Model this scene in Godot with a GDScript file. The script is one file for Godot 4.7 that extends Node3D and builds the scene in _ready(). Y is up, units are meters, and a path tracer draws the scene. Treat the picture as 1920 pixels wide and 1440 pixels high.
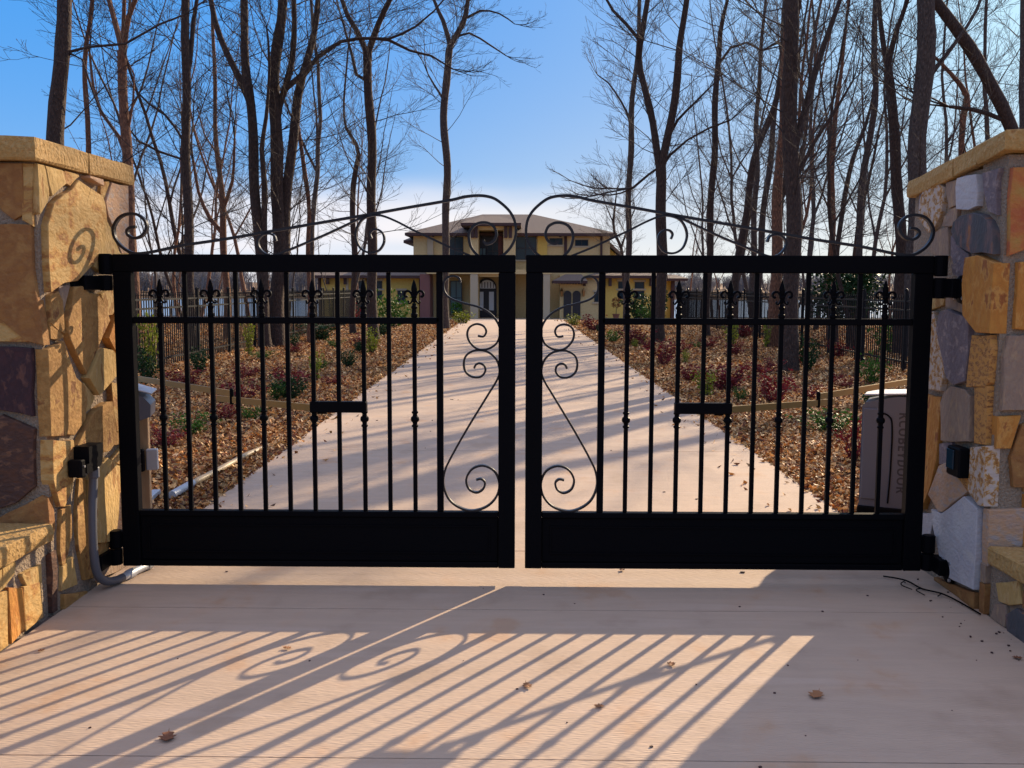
extends Node3D
# A black wrought-iron double gate between two fieldstone pillars; a concrete drive runs back between mulched beds to a stucco house by a lake.

const GATE_HALF := 2.137
const UPPER := 1.735
const KICK_TOP := 0.372
const KICK_BOTTOM := 0.068
const MID := 1.391

var mats := {}
var used_names := {}
var rng := RandomNumberGenerator.new()



# ------------------------------------------------------------------ mesh helpers
class Shape:
	var v := PackedVector3Array()
	var n := PackedVector3Array()
	var i := PackedInt32Array()
	var smooth := false

	func tri(a: Vector3, b: Vector3, c: Vector3) -> void:   # counter-clockwise seen from outside
		var k := v.size()
		v.append(a); v.append(c); v.append(b)
		i.append(k); i.append(k + 1); i.append(k + 2)

	func quad(a: Vector3, b: Vector3, c: Vector3, d: Vector3) -> void:
		tri(a, b, c)
		tri(a, c, d)

	func box(center: Vector3, size: Vector3, basis := Basis(), bevel := 0.0) -> void:
		var h := size * 0.5
		var e: float = minf(bevel, minf(h.x, minf(h.y, h.z)) * 0.9)
		if e <= 0.0:
			var p: Array[Vector3] = []
			for k in 8:
				p.append(center + basis * Vector3(h.x if k & 1 else -h.x, h.y if k & 2 else -h.y, h.z if k & 4 else -h.z))
			quad(p[4], p[5], p[7], p[6]); quad(p[1], p[0], p[2], p[3])
			quad(p[5], p[1], p[3], p[7]); quad(p[0], p[4], p[6], p[2])
			quad(p[6], p[7], p[3], p[2]); quad(p[0], p[1], p[5], p[4])
			return
		# faces, then bevelled edges and corners
		for ax in 3:
			var b := (ax + 1) % 3
			var c := (ax + 2) % 3
			for s in [-1.0, 1.0]:
				var q: Array[Vector3] = []
				for w in [[-1, -1], [1, -1], [1, 1], [-1, 1]]:
					var t := Vector3()
					t[ax] = s * h[ax]
					t[b] = w[0] * (h[b] - e)
					t[c] = w[1] * (h[c] - e)
					q.append(center + basis * t)
				if s > 0: quad(q[0], q[1], q[2], q[3])
				else: quad(q[3], q[2], q[1], q[0])
		for ax in 3:
			var b := (ax + 1) % 3
			var c := (ax + 2) % 3
			for sb in [-1.0, 1.0]:
				for sc in [-1.0, 1.0]:
					var q: Array[Vector3] = []
					for w in [[-1, 0], [1, 0], [1, 1], [-1, 1]]:
						var t := Vector3()
						t[ax] = w[0] * (h[ax] - e)
						t[b] = sb * (h[b] - (e if w[1] == 1 else 0.0))
						t[c] = sc * (h[c] - (0.0 if w[1] == 1 else e))
						q.append(center + basis * t)
					if sb * sc > 0: quad(q[3], q[2], q[1], q[0])
					else: quad(q[0], q[1], q[2], q[3])
		for sx in [-1.0, 1.0]:
			for sy in [-1.0, 1.0]:
				for sz in [-1.0, 1.0]:
					var a := center + basis * Vector3(sx * h.x, sy * (h.y - e), sz * (h.z - e))
					var b2 := center + basis * Vector3(sx * (h.x - e), sy * h.y, sz * (h.z - e))
					var c2 := center + basis * Vector3(sx * (h.x - e), sy * (h.y - e), sz * h.z)
					if sx * sy * sz > 0: tri(a, b2, c2)
					else: tri(a, c2, b2)

	func tube(pts: PackedVector3Array, rad: PackedFloat32Array, sides: int, cap := false) -> void:   # smooth round tube
		smooth = true
		var m := pts.size()
		if m < 2: return
		var t := (pts[1] - pts[0]).normalized()
		var x := t.cross(Vector3(0.31, 0.17, 0.93)).normalized()
		if x.length() < 0.5: x = t.cross(Vector3.RIGHT).normalized()
		var k := v.size()
		for a in m:
			var d := (pts[mini(a + 1, m - 1)] - pts[maxi(a - 1, 0)]).normalized()
			x = (x - d * x.dot(d)).normalized()
			var y := d.cross(x)
			for s in sides:
				var an := TAU * s / sides
				var o := x * cos(an) + y * sin(an)
				v.append(pts[a] + o * rad[a])
				n.append(o)
		for a in m - 1:
			for s in sides:
				var p := k + a * sides + s
				var q := k + a * sides + (s + 1) % sides
				i.append(p); i.append(q + sides); i.append(q)
				i.append(p); i.append(p + sides); i.append(q + sides)
		if cap:
			for e in 2:
				var at: int = 0 if e == 0 else m - 1
				var c := v.size()
				var d := (pts[at] - pts[1 if e == 0 else m - 2]).normalized()
				v.append(pts[at]); n.append(d)
				for s in sides:
					v.append(v[k + at * sides + s]); n.append(d)
				for s in sides:
					var p := c + 1 + s
					var q := c + 1 + (s + 1) % sides
					i.append(c)
					if e == 0: i.append(p); i.append(q)
					else: i.append(q); i.append(p)

	func bar(pts: PackedVector3Array, w: float, d: float, dir: Vector3) -> void:   # flat bar bent along a path; d is its size along dir
		var m := pts.size()
		var ring: Array = []
		for a in m:
			var t := (pts[mini(a + 1, m - 1)] - pts[maxi(a - 1, 0)]).normalized()
			var s := dir.cross(t).normalized()
			var f := dir * d * 0.5
			var g := s * w * 0.5
			ring.append([pts[a] - g - f, pts[a] + g - f, pts[a] + g + f, pts[a] - g + f])
		for a in m - 1:
			for e in 4:
				var e2 := (e + 1) % 4
				quad(ring[a][e], ring[a][e2], ring[a + 1][e2], ring[a + 1][e])
		quad(ring[0][3], ring[0][2], ring[0][1], ring[0][0])
		quad(ring[m - 1][0], ring[m - 1][1], ring[m - 1][2], ring[m - 1][3])

	func lathe(profile: Array, at: Vector3, sides: int, up := Vector3.UP) -> void:   # profile: [radius, height] upwards
		var x := up.cross(Vector3(0.2, 0.3, 0.9)).normalized()
		var y := x.cross(up)
		for a in profile.size() - 1:
			var p = profile[a]
			var q = profile[a + 1]
			for s in sides:
				var c0 := x * cos(TAU * s / sides) - y * sin(TAU * s / sides)
				var c1 := x * cos(TAU * (s + 1) / sides) - y * sin(TAU * (s + 1) / sides)
				var w0: Vector3 = at + up * float(p[1])
				var w1: Vector3 = at + up * float(q[1])
				var r0: float = p[0]
				var r1: float = q[0]
				if r0 > 0.0: tri(w0 + c0 * r0, w0 + c1 * r0, w1 + c1 * r1)
				if r1 > 0.0: tri(w0 + c0 * r0, w1 + c1 * r1, w1 + c0 * r1)

	func prism(poly: PackedVector2Array, origin: Vector3, u: Vector3, w: Vector3, depth: Vector3) -> void:   # outline (counter-clockwise in u, w) pushed along depth, which points away from the seen face
		var tr := Geometry2D.triangulate_polygon(poly)
		var nn := u.cross(w)
		var flip: bool = nn.dot(depth) > 0
		for a in range(0, tr.size(), 3):
			var p: Array[Vector3] = []
			for b in 3: p.append(origin + u * poly[tr[a + b]].x + w * poly[tr[a + b]].y)
			var up: bool = (p[1] - p[0]).cross(p[2] - p[0]).dot(depth) < 0
			if up:
				tri(p[0], p[1], p[2]); tri(p[2] + depth, p[1] + depth, p[0] + depth)
			else:
				tri(p[2], p[1], p[0]); tri(p[0] + depth, p[1] + depth, p[2] + depth)
		var ccw := not Geometry2D.is_polygon_clockwise(poly)
		for a in poly.size():
			var p0 := poly[a]
			var p1 := poly[(a + 1) % poly.size()]
			var A := origin + u * p0.x + w * p0.y
			var B := origin + u * p1.x + w * p1.y
			if ccw != flip: quad(A, A + depth, B + depth, B)
			else: quad(B, B + depth, A + depth, A)

	func mesh() -> ArrayMesh:
		var a := []
		a.resize(Mesh.ARRAY_MAX)
		a[Mesh.ARRAY_VERTEX] = v
		if smooth and n.size() == v.size(): a[Mesh.ARRAY_NORMAL] = n
		a[Mesh.ARRAY_INDEX] = i
		var m := ArrayMesh.new()
		m.add_surface_from_arrays(Mesh.PRIMITIVE_TRIANGLES, a)
		return m


func numbered(called: String) -> String:
	var k: int = used_names.get(called, 0)
	used_names[called] = k + 1
	return called if k == 0 else "%s_%03d" % [called, k]

func thing(called: String, label: String, category: String, at := Vector3.ZERO, group := "", kind := "thing") -> Node3D:
	var o := Node3D.new()
	o.name = numbered(called)
	add_child(o)
	o.position = at
	tag(o, label, category, group, kind)
	return o

func tag(o: Node, label: String, category: String, group := "", kind := "thing") -> void:
	o.set_meta("label", label)
	o.set_meta("category", category)
	o.set_meta("kind", kind)
	if group: o.set_meta("group", group)

func put(called: String, mesh: Mesh, m: Material, parent: Node, at := Transform3D()) -> MeshInstance3D:
	var o := MeshInstance3D.new()
	o.name = called if parent != self else numbered(called)
	o.mesh = mesh
	o.material_override = m
	o.transform = at
	parent.add_child(o, true)
	return o

func struct(called: String, mesh: Mesh, m: Material) -> MeshInstance3D:
	var o := put(called, mesh, m, self)
	o.set_meta("kind", "structure")
	return o

func smooth_path(pts: Array, steps: int) -> PackedVector2Array:   # Catmull-Rom
	var out := PackedVector2Array()
	var m := pts.size()
	for a in m - 1:
		var p0: Vector2 = pts[maxi(a - 1, 0)]
		var p1: Vector2 = pts[a]
		var p2: Vector2 = pts[a + 1]
		var p3: Vector2 = pts[mini(a + 2, m - 1)]
		for s in steps:
			var t := float(s) / steps
			out.append(p1.cubic_interpolate(p2, p0, p3, t))
	out.append(pts[m - 1])
	return out


# ------------------------------------------------------------------ materials
func noise(seed_: int, freq: float, octaves := 4, kind := FastNoiseLite.TYPE_SIMPLEX_SMOOTH) -> FastNoiseLite:
	var f := FastNoiseLite.new()
	f.seed = seed_
	f.frequency = freq
	f.noise_type = kind
	f.fractal_octaves = octaves
	return f

func ramp_tex(seed_: int, freq: float, stops: Array, octaves := 4, size := 512, kind := FastNoiseLite.TYPE_SIMPLEX_SMOOTH) -> NoiseTexture2D:
	var g := Gradient.new()
	var off := PackedFloat32Array()
	var col := PackedColorArray()
	for s in stops:
		off.append(s[0])
		col.append(Color(s[1], s[2], s[3]).linear_to_srgb())
	g.offsets = off
	g.colors = col
	var t := NoiseTexture2D.new()
	t.width = size
	t.height = size
	t.seamless = true
	t.noise = noise(seed_, freq, octaves, kind)
	t.color_ramp = g
	return t

func grey_tex(seed_: int, freq: float, octaves := 4, size := 512, kind := FastNoiseLite.TYPE_SIMPLEX_SMOOTH) -> NoiseTexture2D:
	var t := NoiseTexture2D.new()
	t.width = size
	t.height = size
	t.seamless = true
	t.noise = noise(seed_, freq, octaves, kind)
	return t

func plain(r: float, g: float, b: float, rough := 0.8, metal := 0.0) -> StandardMaterial3D:
	var m := StandardMaterial3D.new()
	m.albedo_color = Color(r, g, b).linear_to_srgb()
	m.roughness = rough
	m.metallic = metal
	return m

func surf(tex: Texture2D, scale: Vector3, rough: float, bump: Texture2D = null, bump_cm := 0.0, world := true) -> StandardMaterial3D:
	var m := StandardMaterial3D.new()
	m.albedo_texture = tex
	m.roughness = rough
	m.uv1_triplanar = true
	m.uv1_world_triplanar = world
	m.uv1_scale = scale
	if bump:
		m.heightmap_enabled = true
		m.heightmap_texture = bump
		m.heightmap_scale = bump_cm
	return m

func make_materials() -> void:
	var rock_bump := grey_tex(11, 0.035, 6)
	var pal := [
		["tan", [[0.15, .43, .255, .075], [0.42, .49, .31, .11], [0.60, .42, .215, .05], [.70, .27, .11, .03], [.80, .40, .22, .06]], .007],
		["gold", [[0.2, .50, .22, .035], [0.5, .44, .17, .025], [0.66, .54, .27, .06], [.8, .28, .09, .02]], .009],
		["rust", [[0.25, .40, .10, .035], [0.55, .45, .17, .04], [0.8, .40, .22, .05]], .008],
		["white", [[0.2, .50, .47, .45], [0.6, .44, .41, .41], [0.85, .52, .47, .42]], .005],
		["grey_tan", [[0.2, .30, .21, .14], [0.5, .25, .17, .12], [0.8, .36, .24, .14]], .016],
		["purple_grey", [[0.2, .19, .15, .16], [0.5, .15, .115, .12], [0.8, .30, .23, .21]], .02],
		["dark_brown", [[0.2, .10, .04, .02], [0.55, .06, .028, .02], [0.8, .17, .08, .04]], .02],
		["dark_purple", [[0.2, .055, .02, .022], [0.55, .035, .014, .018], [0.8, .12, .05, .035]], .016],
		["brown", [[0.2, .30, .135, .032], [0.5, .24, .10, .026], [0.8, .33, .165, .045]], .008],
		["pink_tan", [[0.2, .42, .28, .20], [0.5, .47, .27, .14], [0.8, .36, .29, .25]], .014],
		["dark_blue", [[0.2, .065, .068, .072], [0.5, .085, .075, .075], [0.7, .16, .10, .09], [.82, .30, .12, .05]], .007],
		["mottled", [[0.3, .48, .40, .34], [0.5, .50, .38, .26], [0.56, .46, .22, .04], [0.68, .22, .08, .01], [0.75, .46, .36, .27]], .03],
		["speckled", [[0.3, .50, .24, .05], [0.58, .46, .22, .06], [0.64, .10, .035, .01], [0.72, .42, .20, .06]], .04],
		["buff", [[0.2, .50, .325, .115], [0.5, .43, .265, .08], [.66, .50, .325, .125], [0.78, .30, .145, .035]], .006],
		["ochre_brown", [[0.2, .38, .20, .055], [0.5, .29, .145, .036], [.68, .42, .24, .07], [.82, .19, .075, .02]], .008],
	]
	for k in pal.size():
		var p = pal[k]
		var tex := ramp_tex(100 + k, p[2] * .8, p[1], 6)
		# rock grain: the tones fold into each other and run in bands
		tex.noise.domain_warp_enabled = true
		tex.noise.domain_warp_amplitude = 55.0
		tex.noise.domain_warp_frequency = .008
		tex.noise.fractal_gain = .58
		var m := surf(tex, [Vector3(1.2, 2.1, 1.2), Vector3(2.0, 1.1, 2.0), Vector3(1.5, 1.7, 1.5)][k % 3], .85, rock_bump, .4)
		m.uv1_offset = Vector3(.13 * k, .29 * k, .41 * k)
		mats["stone%d" % k] = m
	mats.mortar = surf(ramp_tex(31, .03, [[.2, .30, .225, .155], [.6, .25, .185, .125], [.85, .34, .26, .18]]), Vector3(2, 2, 2), .95, grey_tex(32, .05, 5), .9)
	mats.cap_stone = surf(ramp_tex(33, .014, [[.2, .44, .27, .09], [.5, .38, .215, .06], [.7, .48, .30, .11], [.85, .30, .155, .045]], 5), Vector3(1.6, 1.6, 1.6), .85, rock_bump, .9)
	var iron_bump := grey_tex(40, .08, 3)
	mats.iron = plain(.004, .004, .005, .42)
	mats.iron.metallic_specular = .12
	mats.iron.heightmap_enabled = true
	mats.iron.heightmap_texture = iron_bump
	mats.iron.heightmap_scale = .03
	mats.iron.uv1_triplanar = true
	mats.iron.uv1_scale = Vector3(3, 3, 3)
	mats.fence_iron = plain(.008, .008, .009, .45)
	mats.fence_iron.metallic_specular = .25
	# broomed concrete: tone and ridges drawn out across the drive
	mats.concrete = surf(ramp_tex(51, .004, [[.15, .495, .365, .255], [.40, .53, .39, .272], [.6, .50, .367, .257], [.85, .545, .405, .29]], 8, 1024), Vector3(.16, .5, 1.1), .88, grey_tex(52, .11, 3, 1024), .24)
	mats.concrete.detail_enabled = true
	mats.concrete.detail_blend_mode = BaseMaterial3D.BLEND_MODE_MUL
	mats.concrete.detail_albedo = ramp_tex(57, .008, [[.12, .86, .84, .82], [.34, .97, .97, .97], [.64, 1, 1, 1], [.78, 1, .96, .92], [.86, .98, .87, .77]], 6, 1024)
	mats.concrete.detail_uv_layer = BaseMaterial3D.DETAIL_UV_2
	mats.concrete.uv2_triplanar = true
	mats.concrete.uv2_world_triplanar = true
	mats.concrete.uv2_scale = Vector3(.23, .23, .17)
	mats.joint = plain(.16, .12, .10, .95)
	mats.soil = surf(ramp_tex(54, .05, [[.2, .12, .06, .028], [.5, .22, .12, .05], [.60, .42, .27, .12], [.68, .30, .15, .06], [.8, .08, .04, .02]], 5, 1024), Vector3(.5, .5, .5), .95, grey_tex(55, .06, 5), 3.0)
	mats.leaf_litter = plain(1, 1, 1, .6)
	mats.leaf_litter.metallic_specular = .3
	mats.leaf_litter.vertex_color_use_as_albedo = true
	mats.leaf_litter.cull_mode = BaseMaterial3D.CULL_DISABLED
	mats.leaf_litter.backlight_enabled = true
	mats.leaf_litter.backlight = Color(.5, .5, .5)
	mats.dead_leaf = plain(.20, .075, .03, .75)
	mats.pale_leaf = plain(.33, .14, .05, .75)
	for b in [["bark_dark", .052, .031, .022, 60], ["bark_red", .17, .076, .040, 61], ["bark_grey", .072, .052, .042, 62]]:
		var r: float = b[1]
		var g: float = b[2]
		var u: float = b[3]
		mats[b[0]] = surf(ramp_tex(b[4], .03, [[.2, r * .5, g * .5, u * .5], [.5, r, g, u], [.72, r * 1.3, g * 1.3, u * 1.3], [.85, r * 2.4, g * 2.6, u * 2.5]], 5), Vector3(1.8, .5, 1.8), .92, grey_tex(66, .04, 5), 3.0)
	mats.twig = plain(.042, .030, .027, .9)
	mats.twig_grey = plain(.06, .05, .05, .9)
	for f in [["leaf_green", .05, .115, .014], ["leaf_dark", .018, .05, .014], ["leaf_yellow", .20, .22, .025], ["leaf_red", .15, .02, .022], ["leaf_brown", .20, .08, .03]]:
		var m := plain(f[1], f[2], f[3], .6)
		m.metallic_specular = .25
		m.cull_mode = BaseMaterial3D.CULL_DISABLED
		m.backlight_enabled = true
		var most: float = maxf(f[1], maxf(f[2], f[3]))
		m.backlight = Color(f[1] / most, f[2] / most, f[3] / most) * clampf(most * 1.6, .08, .3)
		mats[f[0]] = m
	mats.stucco = surf(ramp_tex(70, .02, [[.2, .60, .43, .19], [.8, .65, .48, .23]], 4), Vector3(.5, .5, .5), .92, grey_tex(71, .1, 3), .4)
	mats.ochre = surf(ramp_tex(72, .02, [[.2, .70, .46, .10], [.8, .74, .50, .12]], 4), Vector3(.5, .5, .5), .92, grey_tex(71, .1, 3), .4)
	mats.terracotta_wall = plain(.20, .085, .07, .9)
	mats.trim = plain(.46, .37, .24, .85)
	mats.timber = plain(.055, .022, .018, .7)
	mats.roof = surf(ramp_tex(73, .05, [[.2, .16, .12, .09], [.5, .21, .155, .115], [.8, .12, .09, .07]], 4), Vector3(.4, .4, .4), .9, grey_tex(74, .1, 2), 2.0)
	mats.glass = plain(.015, .035, .05, .06)
	mats.glass.metallic_specular = .3
	mats.curtain = plain(.09, .17, .17, .4)
	mats.frame = plain(.02, .016, .016, .5)
	mats.etched = plain(.72, .74, .74, .35)
	mats.brass = plain(.35, .2, .08, .35, .7)
	mats.op_grey = plain(.10, .105, .13, .42)
	mats.op_dark = plain(.005, .005, .006, .5)
	mats.op_dark.metallic_specular = .15
	mats.scroll_iron = plain(.012, .011, .013, .34)
	mats.scroll_iron.metallic_specular = .38
	mats.steel = plain(.55, .56, .58, .35, .9)
	mats.galv = plain(.50, .52, .54, .5, .4)
	mats.conduit = plain(.09, .09, .10, .55)
	mats.pvc = plain(.42, .31, .17, .5)
	mats.arm_gold = plain(.36, .25, .09, .4, .3)
	mats.post_wood = surf(ramp_tex(76, .02, [[.2, .38, .23, .11], [.8, .48, .31, .16]]), Vector3(2, .4, 2), .85)
	mats.lake = plain(.22, .29, .36, .30)
	mats.lake.heightmap_enabled = true
	mats.lake.heightmap_texture = grey_tex(80, .06, 3)
	mats.lake.heightmap_scale = 4.0
	mats.lake.uv1_triplanar = true
	mats.lake.uv1_world_triplanar = true
	mats.lake.uv1_scale = Vector3(.12, .12, .12)
	mats.hazed_wood = plain(.16, .15, .155, .95)  # distance haze is put into this grey
	mats.lettering = plain(.03, .03, .04, .6)
	mats.pot = plain(.24, .09, .05, .8)


# ------------------------------------------------------------------ setting
func ground_height(x: float, z: float) -> float:
	if z > -40.0: return 0.0
	if z > -80.0: return -1.15 * smoothstep(-40.0, -78.0, z)
	if z > -150.0: return -1.15 - 3.2 * smoothstep(-84.0, -140.0, z)
	if z > -480.0: return -4.35 - .8
	return -5.15 + 4.5 * smoothstep(-480.0, -500.0, z) + 7.0 * smoothstep(-500.0, -900.0, z)

func drive_edge(z: float, side: float) -> float:
	# the drive bears a touch to the left as it goes back and widens before the house
	var mid := .02 + .0135 * z * (1.0 if z < 0.0 else 0.0)
	var half := 2.24 + .006 * maxf(-z, 0.0)
	if z < -46.0: half += .10 * (-46.0 - z)
	if z > 1.6: half += 1.4 * (z - 1.6)
	return mid + side * half

func build_sky_and_light() -> void:
	var cam := Camera3D.new()
	cam.name = "camera"
	add_child(cam)
	cam.position = Vector3(.0269, 1.5636, 5.1577)
	cam.rotation = Vector3(-.0976, .0134, .0026)
	cam.fov = 42.8124
	cam.near = .05
	cam.far = 2500.0
	cam.current = true
	var im := Image.create(1024, 512, false, Image.FORMAT_RGBF)
	var wisp := noise(5, .9, 5)
	var streak := noise(6, 1.0, 4)
	var sun_az := deg_to_rad(33.2)
	var sun_dir := Vector3(sin(sun_az) * cos(.364), sin(.364), -cos(sun_az) * cos(.364))
	for y in 512:
		var el := PI * .5 - PI * (y + .5) / 512.0
		for x in 1024:
			var az := TAU * (x + .5) / 1024.0   # the first column lies towards -z
			var c: Color
			var up := maxf(el, 0.0)
			var d := Vector3(sin(az) * cos(el), sin(el), -cos(az) * cos(el))
			var near_sun := maxf(d.dot(sun_dir), 0.0)
			# deep blue overhead, pale towards the horizon, brighter round the sun
			var t := 1.0 - exp(-up * 9.4)
			c = Color(.31, .45, .54).lerp(Color(.025, .195, .53), t)
			var wide := pow(near_sun, 6.0)
			var tight := pow(near_sun, 24.0)
			c = Color(c.r + wide * .13 + tight * .24, c.g + wide * .075 + tight * .34, c.b + wide * -.02 + tight * .20)
			# a long bank of thin cloud low in the sky
			var band := 1.0 - smoothstep(.060, .108, el + .030 * wisp.get_noise_3d(d.x * 2.2, d.y * 9.0, d.z * 2.2) - .008)
			var body := .80 + .5 * streak.get_noise_3d(d.x * 3.0, d.y * 60.0, d.z * 3.0)
			var cover := band * clampf(body, .25, 1.0) * (1.0 - .75 * smoothstep(.78, .92, near_sun))
			c = c.lerp(Color(.57, .55, .57), clampf(cover, 0.0, 1.0))
			# high thin cirrus added unseen above the frame, tinted to warm the shade
			var added_veil := smoothstep(.30, .62, el) * clampf(.62 + .7 * wisp.get_noise_3d(d.x * 1.5 + 4.0, d.y * 1.5, d.z * 4.0), 0.0, 1.0)
			c = c.lerp(Color(.50, .44, .50), added_veil)
			var warm := exp(-up * 12.0) * smoothstep(.66, .93, near_sun)
			c = c.lerp(Color(.62, .58, .50), warm * .8)
			if el < 0.0: c = c.lerp(Color(.22, .18, .15), smoothstep(0.0, -.06, el))
			im.set_pixel(x, y, c)
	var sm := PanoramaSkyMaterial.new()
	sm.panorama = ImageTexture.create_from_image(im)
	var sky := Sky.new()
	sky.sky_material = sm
	var env := Environment.new()
	env.background_mode = Environment.BG_SKY
	env.sky = sky
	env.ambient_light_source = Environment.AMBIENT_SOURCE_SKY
	env.tonemap_mode = Environment.TONE_MAPPER_LINEAR
	env.tonemap_exposure = 1.7
	env.sdfgi_enabled = true
	env.ssao_enabled = true
	env.ssil_enabled = true
	var we := WorldEnvironment.new()
	we.name = "world_environment"
	we.environment = env
	add_child(we)
	var sun := DirectionalLight3D.new()
	sun.name = "sun"
	add_child(sun)
	sun.look_at_from_position(sun_dir * 50.0, Vector3.ZERO)
	sun.light_energy = 1.6
	sun.light_color = Color(1, .90, .76)
	sun.light_angular_distance = .5
	sun.shadow_enabled = true

func grid(xs: Array, zs: Array, h: Callable) -> ArrayMesh:
	var s := Shape.new()
	s.smooth = true
	var w := xs.size()
	for z in zs:
		for x in xs:
			var y: float = h.call(x, z)
			var dx: float = h.call(x + .5, z) - y
			var dz: float = h.call(x, z + .5) - y
			s.v.append(Vector3(x, y, z))
			s.n.append(Vector3(-dx, .5, -dz).normalized())
	for b in zs.size() - 1:
		for a in w - 1:
			var p := b * w + a
			for t in [[p, p + 1, p + w], [p + 1, p + w + 1, p + w]]:
				for q in t: s.i.append(q)
	return s.mesh()

func build_setting() -> void:
	var xs := []
	for a in range(-12, 13): xs.append(signf(a) * pow(absf(a) / 12.0, 3.0) * 1400.0 + a * 3.0)
	var zs := []
	for z in [1400, 600, 200, 60, 20, 8, 0, -10, -20, -30, -40, -44, -48, -52, -56, -60, -64, -68, -72, -76, -80, -84, -90, -96, -102, -110, -118, -126, -134, -142, -150, -151, -300, -478, -481, -486, -492, -500, -540, -600, -700, -900, -1400]:
		zs.append(float(z))
	zs.reverse()
	struct("ground", grid(xs, zs, func(x, z): return ground_height(x, z) - .03), mats.soil)
	var lk := Shape.new()
	lk.quad(Vector3(-1300, -4.0, -118), Vector3(1300, -4.0, -118), Vector3(1300, -4.0, -492), Vector3(-1300, -4.0, -492))
	struct("lake", lk.mesh(), mats.lake)
	# the drive: slabs with sawn joints between them
	var cuts := [9.0, 4.6, 2.03, .505, -.57, -4.2, -8.4, -12.6, -16.8, -21, -25.2, -29.4, -33.6, -37.8, -42, -46, -50, -55, -60, -65, -70, -76]
	var dr := Node3D.new()
	dr.name = "driveway"
	dr.set_meta("kind", "structure")
	add_child(dr)
	for k in cuts.size() - 1:
		var z0: float = cuts[k]
		var z1: float = cuts[k + 1]
		var s := Shape.new()
		var gap := .003 if k < 4 else .005
		for m in 4:
			var a: float = lerpf(z0 - gap, z1 + gap, m / 4.0)
			var b: float = lerpf(z0 - gap, z1 + gap, (m + 1) / 4.0)
			var ya := ground_height(0, a)
			var yb := ground_height(0, b)
			var q := [Vector3(drive_edge(a, -1), ya, a), Vector3(drive_edge(a, 1), ya, a), Vector3(drive_edge(b, 1), yb, b), Vector3(drive_edge(b, -1), yb, b)]
			s.quad(q[0], q[1], q[2], q[3])
			var dn := Vector3(0, -.12, 0)
			s.quad(q[0] + dn, q[0], q[3], q[3] + dn)
			s.quad(q[1], q[1] + dn, q[2] + dn, q[2])
			if m == 0: s.quad(q[0] + dn, q[1] + dn, q[1], q[0])
			if m == 3: s.quad(q[3], q[2], q[2] + dn, q[3] + dn)
		put("slab", s.mesh(), mats.concrete, dr)
	var bed := Shape.new()
	for k in range(0, 84, 4):
		var a := 6.0 - k
		var b := 2.0 - k
		bed.quad(Vector3(drive_edge(a, -1) + .03, ground_height(0, a) - .012, a), Vector3(drive_edge(a, 1) - .03, ground_height(0, a) - .012, a), Vector3(drive_edge(b, 1) - .03, ground_height(0, b) - .012, b), Vector3(drive_edge(b, -1) + .03, ground_height(0, b) - .012, b))
	put("joint_filler", bed.mesh(), mats.joint, dr)


# ------------------------------------------------------------------ stonework
func stone(parent: Node, o: Vector3, u: Vector3, w: Vector3, nrm: Vector3, pts: PackedVector2Array, proud: float, m: Material, called := "stone") -> void:
	var grown := Geometry2D.offset_polygon(pts, .007, Geometry2D.JOIN_MITER)
	if grown.size() == 1 and grown[0].size() > 2: pts = grown[0]
	var poly := PackedVector2Array()
	var cnt := pts.size()
	for a in cnt:   # break the long edges so that they wander
		var p := pts[a]
		var q := pts[(a + 1) % cnt]
		poly.append(p + Vector2(rng.randf_range(-.003, .003), rng.randf_range(-.003, .003)))
		var l := p.distance_to(q)
		var parts := clampi(int(l / .09), 1, 3)
		var side := (q - p).orthogonal().normalized()
		for b in range(1, parts):
			poly.append(p.lerp(q, float(b) / parts) + side * rng.randf_range(-.006, .006))
	if (u.cross(w)).dot(nrm) > 0:
		if Geometry2D.is_polygon_clockwise(poly): poly.reverse()
	elif not Geometry2D.is_polygon_clockwise(poly): poly.reverse()
	var c := Vector2()
	for p in poly: c += p
	c /= poly.size()
	var s := Shape.new()
	var tilt := Vector2(rng.randf_range(-.022, .022), rng.randf_range(-.022, .022))
	var rings: Array = []
	var k := poly.size()
	for lay in 4:
		var ring: Array[Vector3] = []
		for p in poly:
			var d := p - c
			var len := maxf(d.length(), .001)
			var ins: float = [0.0, .0005, .0035, 0.0][lay]
			var q := c + d * (1.0 - minf(ins / len, .5))
			var hgt: float = [-.03, proud - .004, proud, proud][lay] + tilt.dot(q - c)
			if lay == 3:
				q = c + d * rng.randf_range(.42, .6)
				hgt = proud + tilt.dot(q - c) + rng.randf_range(-.0015, .0015)
			elif lay > 0: hgt += rng.randf_range(-.0015, .001)
			ring.append(o + u * q.x + w * q.y + nrm * maxf(hgt, -.03))
		rings.append(ring)
	var mid := o + u * c.x + w * c.y + nrm * (proud + rng.randf_range(-.0015, .0015))
	for lay in 3:
		for a in k:
			var b := (a + 1) % k
			s.quad(rings[lay][a], rings[lay][b], rings[lay + 1][b], rings[lay + 1][a])
	for a in k: s.tri(rings[3][a], rings[3][(a + 1) % k], mid)
	put(called, s.mesh(), m, parent)

func stones(parent: Node, list: Array, o: Vector3, u: Vector3, w: Vector3, nrm: Vector3) -> void:
	for r in list:
		var pts := PackedVector2Array()
		for a in range(2, r.size(), 2): pts.append(Vector2(r[a], r[a + 1]))
		stone(parent, o, u, w, nrm, pts, r[1], mats["stone%d" % int(r[0])])

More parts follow.
